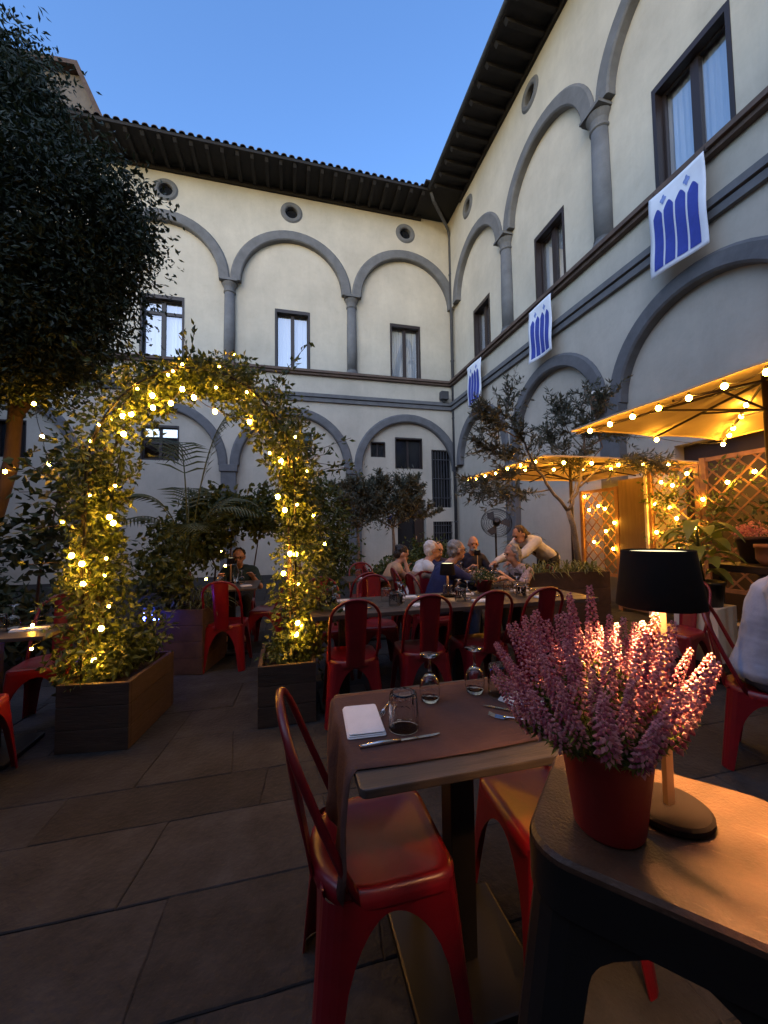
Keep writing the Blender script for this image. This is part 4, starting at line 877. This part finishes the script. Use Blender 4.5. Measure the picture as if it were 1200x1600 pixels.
def arching(label, c, n, L, W, lf, name='spider_plant', droop=.9, tilt=(.2, 1.2), seg=6, cat='plant', rings=None):
    t = thing(name, label, cat, (0, 0, 0)); 
    for i in range(n):
        a = i*2.399+random.uniform(-.3, .3); tl = random.uniform(*tilt); ln = L*random.uniform(.65, 1.1); h = Vector((math.cos(a), math.sin(a), 0))
        c0 = Vector(c) + (Vector((random.uniform(-1, 1)*rings[0], random.uniform(-1, 1)*rings[1], 0)) if rings else Vector((0, 0, 0)))
        p0 = c0; p1 = c0 + h*ln*math.sin(tl)*.5 + Vector((0, 0, ln*math.cos(tl)*.75+.05)); p2 = c0 + h*ln*math.sin(tl)*1.1 + Vector((0, 0, ln*math.cos(tl)*.8 - droop*ln*math.sin(tl)*.6))
        pts = bez(p0, p1, p2, seg); sd_ = h.cross(Vector((0, 0, 1))); vs = []
        for k, p in enumerate(pts):
            u = k/(seg-1); wd = W*(math.sin(PI*min(.96, u*.9+.1))); vs += [p - sd_*wd + Vector((0, 0, wd*.4)), p, p + sd_*wd + Vector((0, 0, wd*.4))]
        MB().add(vs, [(3*k+j, 3*k+j+1, 3*k+4+j, 3*k+3+j) for k in range(seg-1) for j in range(2)]).build('leaf', lf, t, smooth=True)
    return t
arching('spider plant spilling over the edge of the large planter box', (-.82, 4.30, .60), 70, .30, .008, 'spider', rings=(.12, .12))
arching('grassy plants filling the long planter before the waitress', (3.22, 4.16, .78), 150, .26, .010, 'spider', rings=(.5, .14))
arching('pale trailing plant at the end of the long planter', (3.62, 4.0, .80), 30, .22, .016, 'spider', rings=(.1, .05))
arching('spiky cycas behind the waitress', (3.75, 5.55, .95), 26, .55, .02, 'palm', 'cycas_plant', .6, (.5, 1.3))
# dieffenbachia
random.seed(3)
dt = thing('dieffenbachia', 'broad leaved variegated plant in a black pot on the white plinth', 'plant', (3.78, 2.78, .62))
MB().lathe([(.13, 0), (.155, .20), (.165, .20), (.165, .225), (.150, .225), (.145, .2)], 28).build('pot', 'potblack', dt, smooth=True)
MB().tube([(0, 0, .18), (-.02, .02, .45), (-.05, .0, .72)], [.016, .014, .010], 8).build('stem', 'bush', dt, smooth=True)
for i in range(26):
    zz = .24+.5*(i/26); a = i*2.399; ln = random.uniform(.24, .36); h = Vector((math.cos(a), math.sin(a), 0)); b0 = Vector((-.05*(zz-.2), 0, zz)); tl = random.uniform(.7, 1.25)
    pts = bez(b0, b0+h*ln*.5+Vector((0, 0, .16*math.cos(tl)+.08)), b0+h*ln*1.0+Vector((0, 0, random.uniform(-.12, .06))), 8); sd_ = h.cross(Vector((0, 0, 1))); vs = []
    for k, p in enumerate(pts):
        u = k/7; wd = .058*(math.sin(PI*max(0, (u-.22)/.78))**.7 if u > .22 else .03) + .003; vs += [p-sd_*wd+Vector((0, 0, wd*.35)), p, p+sd_*wd+Vector((0, 0, wd*.35))]
    MB().add(vs, [(3*k+j, 3*k+j+1, 3*k+4+j, 3*k+3+j) for k in range(7) for j in range(2)]).build('leaf', 'dieff', dt, smooth=True)
# palm
def palm(label, c, fr):
    t = thing('palm', label, 'palm', (0, 0, 0)); c = Vector(c)
    MB().tube([c-Vector((0, 0, .6)), c-Vector((.02, 0, .3)), c], [.05, .045, .03], 8).build('trunk', 'bark', t, smooth=True)
    for (dx, dy, top, reach, nl, LL) in fr:
        h = Vector((dx, dy, 0)).normalized(); NF = 42 if top > 2 else 26; pts = bez(c, c+h*reach*.25+Vector((0, 0, top*1.15)), c+h*reach+Vector((0, 0, top*.75)), NF)
        f_ = MB().tube(pts, [.010*(1-.8*i/(NF-1)) for i in range(NF)], 5).build('frond', 'palm', t, smooth=True)
        sd_ = h.cross(Vector((0, 0, 1)))
        for k in range(9, NF):
            u = (k-8)/(NF-8); ln = LL*math.sin(PI*min(.97, .25+.72*u))*random.uniform(.9, 1.1); tg = (pts[min(NF-1, k+1)]-pts[k-1]).normalized()
            for s in (-1, 1):
                dd = (sd_*s*.8 + tg*.6 + Vector((0, 0, -.15))).normalized(); p = pts[k]; e = p+dd*ln+Vector((0, 0, -.22*ln)); m_ = p+dd*ln*.5+Vector((0, 0, -.03*ln)); w_ = tg*.012
                MB().add([p-w_*.5, p+w_*.5, m_+w_, m_-w_, e], [(0,1,2,3),(3,2,4)]).build('leaflet', 'palm', f_)
palm('kentia palm with one tall arching frond in the large planter', (-1.02, 4.5, .95), [(.85, .25, 2.15, .85, 19, .70), (-.35, .5, 1.7, .5, 19, .42), (-.6, -.2, .95, .7, 19, .36), (.9, -.3, .8, .75, 19, .36), (-.2, .8, 1.1, .6, 19, .36), (-.9, .3, .7, .8, 19, .34), (.3, -.8, .6, .6, 19, .32), (.8, .5, .95, .8, 19, .34)])
bl = thing('blue_light', 'small cluster of blue lights in the shrub of the large planter', 'light', (-1.22, 4.02, .60))
for i in range(7): MB().lathe([(.004, -.012), (.012, 0), (.004, .012)], 6).build('lamp', 'blueled', bl, loc=(random.uniform(-.06, .06), random.uniform(-.03, .03), random.uniform(-.04, .04)))

# ------------------------------------------------------------------ umbrellas, trellis, right-hand side
def umbrella(label, x0, x1, y0, y1, ze, za, lean=0.0):
    cx, cy_ = (x0+x1)/2, (y0+y1)/2; t = thing('parasol', label, 'parasol', (cx, cy_, 0), 0, 'square cream parasols'); hx, hy = (x1-x0)/2, (y1-y0)/2
    N = 14; n8 = []
    rim = []
    for q, ((ax, ay), (bx_, by)) in enumerate((((-1,-1),(1,-1)), ((1,-1),(1,1)), ((1,1),(-1,1)), ((-1,1),(-1,-1)))):
        for i in range(8): u = i/8; sg = math.sin(PI*((u*2) % 1))*.025; rim.append(((ax+(bx_-ax)*u)*hx*(1-sg*.6), (ay+(by-ay)*u)*hy*(1-sg*.6), ze + sg*.5))
    k = len(rim); vs = []
    for j in range(9):
        f_ = j/8; vs += [(x*f_, y*f_, za+(z-za)*f_ - .03*math.sin(PI*f_)*(.5 if i % 4 else 0)) for i, (x, y, z) in enumerate(rim)]
    mb = MB().add(vs, [(j*k+i, j*k+(i+1) % k, (j+1)*k+(i+1) % k, (j+1)*k+i) for j in range(8) for i in range(k)])
    mb.add([(x, y, z) for x, y, z in rim] + [(x*1.002, y*1.002, z-.018) for x, y, z in rim], [(i, (i+1) % k, k+(i+1) % k, k+i) for i in range(k)])
    mb.build('canopy', 'canvas', t, smooth=False)
    for i in range(0, 32, 4):
        x, y, z = rim[i]; MB().tube([(0, 0, za-.05), (x*.97, y*.97, z-.045)], .012, 6).build('rib', 'darkwood', t)
        MB().tube([(0, 0, za-.30), (x*.5, y*.5, za+(z-za)*.5-.05)], .010, 6).build('strut', 'darkwood', t)
    MB().tube([(0, 0, 0.03), (0, 0, za+.05)], .027, 10).build('pole', 'darkwood', t, smooth=True)
    MB().box(-.3, .3, -.3, .3, 0.002, .07).build('base', 'black', t, bev=.01)
    return t
umbrella('cream parasol over the table of the man in the blue shirt', 2.86, 4.92, 1.22, 3.34, 2.37, 2.62)
umbrella('cream parasol behind the olive tree, over the trellis corner', 3.06, 5.72, 4.08, 6.28, 2.26, 2.42)
string_lights('warm string lights along the eaves and ribs of the parasol over the blue shirted man', [Vector((2.90, 1.45+.24*i, 2.31)) for i in range(8)] + [Vector((3.9, 3.28, 2.30))] + [Vector((4.86, 3.28, 2.29)), Vector((4.72, 3.12, 2.35)), Vector((4.6, 3.0, 2.39)), Vector((4.38, 2.78, 2.44)), Vector((4.2, 2.62, 2.49))], .03, .020)
string_lights('warm string lights round the parasol behind the olive tree', [Vector((3.10, 6.2-.32*i, 2.22+random.uniform(-.03, .02))) for i in range(7)] + [Vector((3.4+.42*i, 4.12, 2.22+random.uniform(-.05, .0))) for i in range(6)] + [Vector((5.0-.45*i, 5.0+.1*i, 2.28)) for i in range(4)], .04, .019)
random.seed(11)
TX = 5.32
def trellis(label, y0, y1, z0, z1, pitch=.2):
    t = thing('trellis', label, 'trellis', (TX, (y0+y1)/2, 0)); hw = (y1-y0)/2
    for s in (-1, 1): MB().box(-.03, .03, s*hw-.035, s*hw+.035, 0.0, z1+.03).build('post', 'lattice', t, bev=.004)
    for z in (z0, z1): MB().box(-.018, .018, -hw+.036, hw-.036, z-.025, z+.025).build('rail', 'lattice', t)
    for sg in (-1, 1):
        c = -(hw*2+z1-z0)
        while c < hw*2+z1-z0:
            # line y = c + sg*(z-z0); clip to the panel
            pts = [(y, z0+(y-c)*sg) for y in (-hw+.03, hw-.03)] + [(c+sg*(z-z0), z) for z in (z0, z1)]
            ok = sorted(set((round(y, 4), round(z, 4)) for y, z in pts if -hw+.029 <= y <= hw-.029 and z0-1e-4 <= z <= z1+1e-4))
            if len(ok) >= 2 and math.dist(ok[0], ok[-1]) > .08:
                (ya, za_), (yb_, zb_) = ok[0], ok[-1]; L_ = math.dist(ok[0], ok[-1]); ux, uz = (yb_-ya)/L_, (zb_-za_)/L_; px_, pz_ = -uz*.011, ux*.011; xo = sg*.0045
                q = [(ya+px_, za_+pz_), (yb_+px_, zb_+pz_), (yb_-px_, zb_-pz_), (ya-px_, za_-pz_)]
                MB().add([(xo-.004, a, b) for a, b in q] + [(xo+.004, a, b) for a, b in q], [(0,1,2,3),(7,6,5,4),(0,4,5,1),(1,5,6,2),(2,6,7,3),(3,7,4,0)]).build('slat', 'lattice', t)
            c += pitch
    return t
trellis('brown diamond trellis panel before the dark doorway of the banner wing', 2.55, 3.84, .55, 2.22)
trellis('brown diamond trellis panel between the doorway and the tan board', 3.92, 4.62, .55, 2.16)
trellis('brown diamond trellis panel beyond the tan board', 5.22, 6.0, .55, 2.0)
tb = thing('wooden_board', 'tall tan wooden board standing between two trellis panels', 'board', (TX-.02, 4.92, 0))
MB().box(-.015, .015, -.24, .24, .05, 2.12).build('panel', 'board', tb, bev=.003); MB().box(-.04, .02, -.285, -.243, 0, 2.2).build('post', 'whitepaint', tb, bev=.003)
string_lights('warm string lights strung over the trellis panels', [pixx(800+u/3, 540+v/3, TX-.05) for u, v in ((1137,590),(1010,640),(895,720),(820,600),(752,655),(668,740),(700,640),(772,810),(740,760),(678,875),(778,943),(860,860))], .05, .021)
string_lights('warm string lights on the trellis panel beyond the tan board', [pixx(800+u/3, 540+v/3, TX-.05) for u, v in ((340,708),(362,770),(405,752),(435,765),(480,830),(440,870),(385,920),(475,953))], .04, .021)
P = []; D = []
for i in range(60):
    c = np.array((TX-.08, random.uniform(2.9, 4.6), random.uniform(1.0, 2.1)))
    if random.random() < .5: c[1] = random.uniform(3.9, 4.4)
    P.append(c+rng.normal(size=(14, 3))*np.array([.03, .10, .09])); D.append(unit(14))
tv = thing('climbing_vine', 'thin dark climber straggling over the trellis panels', 'plant'); stuff(leaves('foliage', 'bush', np.concatenate(P), np.concatenate(D), rng.uniform(.05, .1, 840), .018, tv))
pl = thing('white_plinth', 'white painted plinth with brown skirting under the broad leaved plant', 'plinth', (3.80, 2.80, 0), R(14))
MB().box(-.19, .19, -.17, .17, .14, .62).build('block', 'whitepaint', pl, bev=.006); MB().box(-.20, .20, -.18, .18, .001, .14).build('skirting', 'planterwood', pl, bev=.004)
fx = thing('flower_pot', 'dark brown pot of small pink flowers before the trellis', 'plant', (4.35, 2.72, 1.0))
MB().lathe([(.10, 0), (.13, .22), (.14, .22), (.14, .25), (.12, .25)], 20).build('pot', 'corten', fx, smooth=True)
crown_leaves('flowers', 'heather', fx, [(0, 0, .30, .13, .13, .06, 1)], 320, .03, .011, 10, .03)
cs = thing('serving_stand', 'dark serving stand behind the man in the blue shirt', 'stand', (4.32, 2.62, 0)); MB().box(-.35, .35, -.25, .25, .93, .995).build('top', 'darkwood', cs, bev=.006)
for a in (-.3, .3):
    for b in (-.2, .2): MB().box(a-.03, a+.03, b-.03, b+.03, .001, .93).build('leg', 'darkwood', cs)
tp = thing('terracotta_pot', 'round terracotta pot on the serving stand', 'pot', (4.17, 2.45, .996)); MB().lathe([(.09, 0), (.13, .06), (.13, .16), (.14, .16), (.14, .19), (.12, .19), (.11, .05)], 22).build('body', 'terracotta', tp, smooth=True)
MB().lathe([(0, .15), (.12, .155)], 16, cap0=False, cap1=False).build('soil', 'soil', tp)
# pedestal fan
fn = thing('pedestal_fan', 'black wire pedestal fan standing before the banner wing', 'fan', (4.45, 7.6, 0))
MB().lathe([(.26, .001), (.26, .03), (.04, .06)], 24).build('base', 'black', fn); MB().tube([(0, 0, .05), (0, 0, 1.45)], .022, 8).build('pole', 'black', fn)
hd = MB(); hd.lathe([(.08, 0), (.09, .12), (.05, .2)], 16); ho = hd.build('motor', 'black', fn); ax_ = Matrix.Translation((0, -.04, 1.48)) @ Matrix.Rotation(R(70), 4, 'X') @ Matrix.Rotation(R(-25), 4, 'Y'); ho.matrix_local = ax_
for k in range(9):
    r_ = .33*math.sin(PI/2*(k+1)/9); zz = -.10*math.cos(PI/2*(k+1)/9)
    for sgn in (1, -1): MB().tube([(r_*math.cos(2*PI*i/28), r_*math.sin(2*PI*i/28), .02+zz*sgn) for i in range(29)], .0035, 4).build('guard_wire', 'black', fn).matrix_local = ax_
for k in range(3):
    a = 2*PI*k/3; MB().prism([(.04*math.cos(a), .04*math.sin(a)), (.28*math.cos(a-.5), .28*math.sin(a-.5)), (.30*math.cos(a), .30*math.sin(a)), (.22*math.cos(a+.35), .22*math.sin(a+.35))], .0, .006).build('blade', 'black', fn).matrix_local = ax_

# small lamps
table_lamp('small black table lamp glowing on the long table', (1.42, 3.28, .751), 1.0, 'farled', .30)
table_lamp('small slim lamp lit on the table of the group of diners', (2.34, 4.45, .751), .62, 'farled', .34)
table_lamp('small slim lamp lit on the table of the man in dark green', (-.66, 5.0, .751), .7, 'farled', .30)
tpot = thing('planted_pot', 'red pot with low green plant at the end of the long table', 'plant', (1.86, 3.42, .751)); MB().lathe([(.06, 0), (.085, .11), (.09, .11), (.085, .12), (.07, .11)], 18).build('pot', 'potred', tpot, smooth=True)
crown_leaves('foliage', 'bush', tpot, [(0, 0, .14, .09, .09, .05, 1)], 400, .035, .006, 10, .03)

# ------------------------------------------------------------------ people
def remesh(mb, name, m, parent, vox=.010, smooth=6, jit=0.0, jsc=14.0):
    me = bpy.data.meshes.new('t'); me.from_pydata(mb.v, [], mb.f); o = bpy.data.objects.new('t', me); COL.objects.link(o)
    bm = bmesh.new(); bm.from_mesh(me); bmesh.ops.recalc_face_normals(bm, faces=bm.faces[:]); bm.to_mesh(me); bm.free()
    a = o.modifiers.new('r', 'REMESH'); a.mode = 'VOXEL'; a.voxel_size = vox
    b = o.modifiers.new('s', 'SMOOTH'); b.factor = .5; b.iterations = smooth
    ev = o.evaluated_get(bpy.context.evaluated_depsgraph_get()); nm = bpy.data.meshes.new_from_object(ev); nm.name = name
    bpy.data.objects.remove(o); nm.materials.clear()
    if jit:
        nv_ = len(nm.vertices); co = np.empty(nv_*3); nm.vertices.foreach_get('co', co); nr = np.empty(nv_*3); nm.vertex_normals.foreach_get('vector', nr); co = co.reshape(-1, 3); nr = nr.reshape(-1, 3)
        am = np.array([noise.noise(Vector((c[0], c[1], c[2]*.55))*jsc) + .5*noise.noise(Vector((c[0]+.4, c[1], c[2]*.55))*jsc*2.3) for c in co]); nm.vertices.foreach_set('co', (co + nr*(am*jit)[:, None]).ravel())
    nm.polygons.foreach_set('use_smooth', [True]*len(nm.polygons))
    return link(name, nm, m, parent)
def hand(mb, w, d, k=1.0):
    d = Vector(d).normalized(); s = d.cross(Vector((0, 0, 1))).normalized() if abs(d.z) < .9 else Vector((1, 0, 0)); u = s.cross(d)
    w = Vector(w); pc = w+d*.045*k
    mb.cap(w, w+d*.075*k, .024*k, .030*k, 8); mb.cap(pc+s*.018*k, pc+d*.03*k+s*.022*k, .016*k, .016*k, 6); mb.cap(pc-s*.018*k, pc+d*.03*k-s*.022*k, .016*k, .016*k, 6)
    for i, ln in enumerate((.062, .072, .068, .05)):
        b = w+d*.085*k+s*(-.030+.020*i)*k; q = b+d*ln*.5*k-u*.006*k; mb.cap(b, q, .0085*k, .008*k, 6); mb.cap(q, q+d*ln*.42*k-u*.02*k, .008*k, .0065*k, 6)
    b = w+d*.03*k-s*.028*k; mb.cap(b, b+(d*.7-s*.8).normalized()*.05*k, .011*k, .008*k, 6)
def person(label, loc, rz, head, chest, lhand, rhand, shirt, trousers, hair, skin='skin', hairstyle='short', sleeves='short', stand=False, pelvis=None, hips=None, knees=None, feet=None, headdir=(0, 1, -.15), k=1.0, glasses=False, beard=False):
    """local frame: facing +Y, x to the person's right. head = head centre, chest = upper chest centre."""
    t = thing('person', label, 'person', loc, rz); V = Vector
    pel = V(pelvis or (0, -.02, .54)); ch = V(chest); hd_ = V(head); body = MB(); sh = MB(); tr = MB()
    axis = (ch-pel).normalized(); rt = V((1, 0, 0)); shw = .185*k
    mid = pel.lerp(ch, .5)
    def torso(mb, g):
        for q_ in range(13): u_ = q_/12; p = pel.lerp(ch, u_); a = float(np.interp(u_, (0, .28, .5, .78, 1), (.150, .140, .143, .156, .148))); b = float(np.interp(u_, (0, .28, .5, .78, 1), (.115, .108, .110, .115, .102))); mb.ell(p, ((a+g)*k, (b+g)*k, .10), 16, 8)
        mb.cap(ch+rt*.06+axis*.05, ch+rt*shw*.92+axis*.03, .065+g, .058+g, 8); mb.cap(ch-rt*.06+axis*.05, ch-rt*shw*.92+axis*.03, .065+g, .058+g, 8)
    torso(body, 0); torso(sh, .020)
    nb = ch+axis*.09; body.cap(nb, hd_-V((0, 0, .06)), .055, .048, 10)
    hdv = V(headdir).normalized(); q = V((0, 1, 0)).rotation_difference(hdv).to_matrix()
    HP = lambda x, y, z: hd_ + q @ V((x, y, z))
    body.ell(hd_+q @ V((0, -.008, .02)), (.074, .092, .098), 16, 12, q); body.ell(HP(0, .028, -.05), (.054, .058, .062), 12, 8, q); body.cap(HP(0, .075, .005), HP(0, .098, -.022), .010, .015, 6)
    body.cap(HP(-.02, .078, -.058), HP(.02, .078, -.058), .010, .010, 6); body.cap(HP(-.035, .078, .032), HP(.035, .078, .032), .012, .012, 6)
    for s in (-1, 1): body.ell(HP(s*.076, -.008, -.005), (.012, .022, .030), 8, 6, q)
    for s, hnd in ((-1, lhand), (1, rhand)):
        S_ = ch+rt*s*shw+axis*.03; Hn = V(hnd); L1, L2 = .28*k, .25*k; dv = Hn-S_; dd = min(dv.length, (L1+L2)*.995); a = (L1*L1-L2*L2+dd*dd)/(2*dd); h_ = math.sqrt(max(0, L1*L1-a*a))
        dn = dv.normalized(); bend = V((s*.5, -.3, -1.0)); bend = (bend-dn*bend.dot(dn)).normalized(); E = S_+dn*a+bend*h_; Hn = S_+dn*dd
        body.cap(S_, E, .050, .040, 10); body.cap(E, Hn, .040, .027, 10); hand(body, Hn, (Hn-E), k)
        if sleeves == 'long': sh.cap(S_, E, .075, .066, 10); sh.cap(E, E.lerp(Hn, .9), .066, .046, 10)
        elif sleeves == 'short': sh.cap(S_, S_.lerp(E, .72), .064, .060, 10)
    for s in (-1, 1):
        hp = pel+V((s*.085, .02, -.03)); kn = V(knees[0 if s < 0 else 1]) if knees else V((s*.11, .42, .50)); ft = V(feet[0 if s < 0 else 1]) if feet else V((s*.12, .38, .06))
        body.cap(hp, kn, .080, .056, 10); body.cap(kn, ft, .054, .036, 10); body.cap(ft-V((0, .04, .02)), ft+V((0, .15, -.028)), .036, .030, 8)
        tr.cap(hp, kn, .092, .068, 10); tr.cap(kn, kn.lerp(ft, .93), .066, .052, 10)
    tr.ell(pel, (.165*k, .13*k, .115), 14, 8)
    bo = remesh(body, 'body', skin, t, .009); remesh(tr, 'trousers', trousers, t, .014, 6, .008, 13); remesh(sh, 'shirt', shirt, t, .010, 9, .009, 10)
    for s in (-1, 1): MB().ell(HP(s*.032, .083, .008), (.012, .008, .008), 8, 6).build('eye', 'hair_dark', bo, smooth=True)
    hr = MB()
    if hairstyle != 'bald':
        hr.ell(HP(0, -.026, .038), (.081, .090, .086), 16, 12, q); hr.ell(HP(0, -.05, -.01), (.076, .06, .075), 12, 8, q)
        if hairstyle == 'pony':
            hr.cap(HP(0, -.10, .01), HP(0, -.15, -.10), .03, .035, 8); hr.cap(HP(0, -.15, -.10), HP(0, -.12, -.36), .035, .012, 8)
        if hairstyle == 'bob':
            for s in (-1, 1): hr.cap(HP(s*.072, -.02, .02), HP(s*.075, -.02, -.09), .028, .022, 8)
            hr.cap(HP(0, -.07, 0), HP(0, -.07, -.10), .06, .04, 8)
        if hairstyle == 'bun': hr.ell(HP(0, -.10, .06), (.035, .035, .035), 10, 8)
        remesh(hr, 'hair', hair, t, .008, 2, .012, 38)
    if beard: br_ = MB(); br_.ell(HP(0, .05, -.075), (.05, .045, .04), 12, 8, q); remesh(br_, 'beard', 'hair_grey', t, .008, 3)
    if glasses:
        gl = MB()
        for s in (-1, 1): gl.tube([HP(s*.034+.024*math.cos(a), .098, .010+.018*math.sin(a)) for a in np.linspace(0, 2*PI, 15)], .0025, 4)
        for s in (-1, 1): gl.tube([HP(s*.058, .098, .014), HP(s*.08, .03, .014), HP(s*.082, -.02, .008)], .0025, 4)
        gl.tube([HP(-.011, .099, .012), HP(.011, .099, .012)], .0025, 4); gl.build('glasses', 'cord', t)
    return t
E_ = -PI/2; W_ = PI/2     # facing +X / -X
person('woman in tan sleeveless top resting her chin on her hand', (1.30, 5.05, 0), E_, (0, .22, 1.03), (0, .10, .80), (-.16, .32, .80), (.05, .26, .90), 'tan_top', 'dark_trousers', 'hair_dark', 'skin', 'bun', 'none', headdir=(.05, 1, -.5), k=.9)
person('white haired man with glasses and white shirt at the group table', (1.55, 4.60, 0), E_, (0, .24, 1.10), (0, .12, .86), (-.22, .55, .80), (.20, .55, .80), 'white_shirt', 'jeans', 'hair_white', 'skin', 'short', 'short', headdir=(.0, 1, -.05), glasses=True)
person('grey haired man in navy shirt with his arm along the table', (1.58, 3.98, 0), E_, (0, .26, 1.12), (0, .12, .88), (-.2, .5, .80), (.16, .66, .80), 'navy_shirt', 'jeans', 'hair_grey', 'skin', 'short', 'short', headdir=(.0, 1, -.05), glasses=True, k=1.08)
person('bald bearded man in dark shirt at the end of the group table', (2.70, 5.42, 0), PI, (0, .16, 1.13), (0, .06, .88), (-.2, .42, .80), (.20, .42, .80), 'darknavy_shirt', 'dark_trousers', 'hair_grey', 'skin2', 'bald', 'short', headdir=(.25, 1, -.1), beard=True, k=1.05)
person('dark haired diner in navy half hidden between two men', (2.14, 5.40, 0), PI-.1, (0, .15, 1.06), (0, .06, .82), (-.2, .42, .80), (.20, .42, .80), 'navy_shirt', 'dark_trousers', 'hair_dark', 'skin', 'short', 'short', headdir=(-.4, 1, -.2))
person('grey haired woman in floral blouse facing the men at the group table', (2.93, 4.26, 0), W_, (0, .22, 1.05), (0, .10, .80), (-.2, .45, .80), (.20, .45, .80), 'floral', 'dark_trousers', 'hair_grey', 'skin', 'bob', 'short', headdir=(0, 1, -.25), k=.92)
person('waitress in white shirt with long dark ponytail leaning over the table', (3.55, 4.72, 0), W_+.15, (-.05, .52, 1.27), (0, .32, 1.17), (-.16, .80, .92), (.20, .72, .90), 'white_shirt', 'dark_trousers', 'hair_brown', 'skin', 'pony', 'long', pelvis=(0, -.05, .95), knees=((-.1, .0, .5), (.1, .0, .5)), feet=((-.1, -.03, .06), (.1, -.03, .06)), headdir=(0, 1, -.5), k=.95)
person('man in dark green shirt with glasses behind a bottle beyond the arch', (-.62, 5.62, 0), PI, (0, .18, 1.03), (0, .07, .80), (-.2, .45, .79), (.20, .45, .79), 'green_shirt', 'dark_trousers', 'hair_dark', 'skin', 'short', 'short', headdir=(0, 1, -.15), glasses=True)
person('man in light blue shirt seated sideways on a red chair at the parasol', (2.66, 1.62, 0), -2.63, (.0, .22, 1.27), (0, .07, .97), (-.25, .35, .80), (.25, .35, .80), 'blue_shirt', 'jeans', 'hair_dark', 'skin', 'short', 'long', headdir=(0, 1, -.1), k=1.15)
chair(2.66, 1.62, -2.63, 'red steel chair under the man in the light blue shirt')
ped_table('dark table before the man in the light blue shirt', 2.72, 3.30, .62, 1.18, .75)
jk = thing('jacket', 'crumpled beige and white jacket hung on a chair back behind the long table', 'jacket', (1.52, 4.16, 0))
j = MB(); j.cap((-.17, 0, .84), (.17, .01, .84), .05, .05, 10); j.cap((-.13, .03, .80), (-.12, .05, .42), .055, .06, 10); j.cap((.02, .04, .80), (.03, .06, .38), .06, .06, 10); j.cap((.14, .03, .80), (.15, .05, .45), .055, .05, 10); j.cap((-.12, -.04, .8), (-.13, -.06, .5), .05, .05); j.cap((.1, -.04, .8), (.12, -.06, .55), .05, .05)
remesh(j, 'cloth', 'beige_jacket', jk, .012, 8, .02, 14)
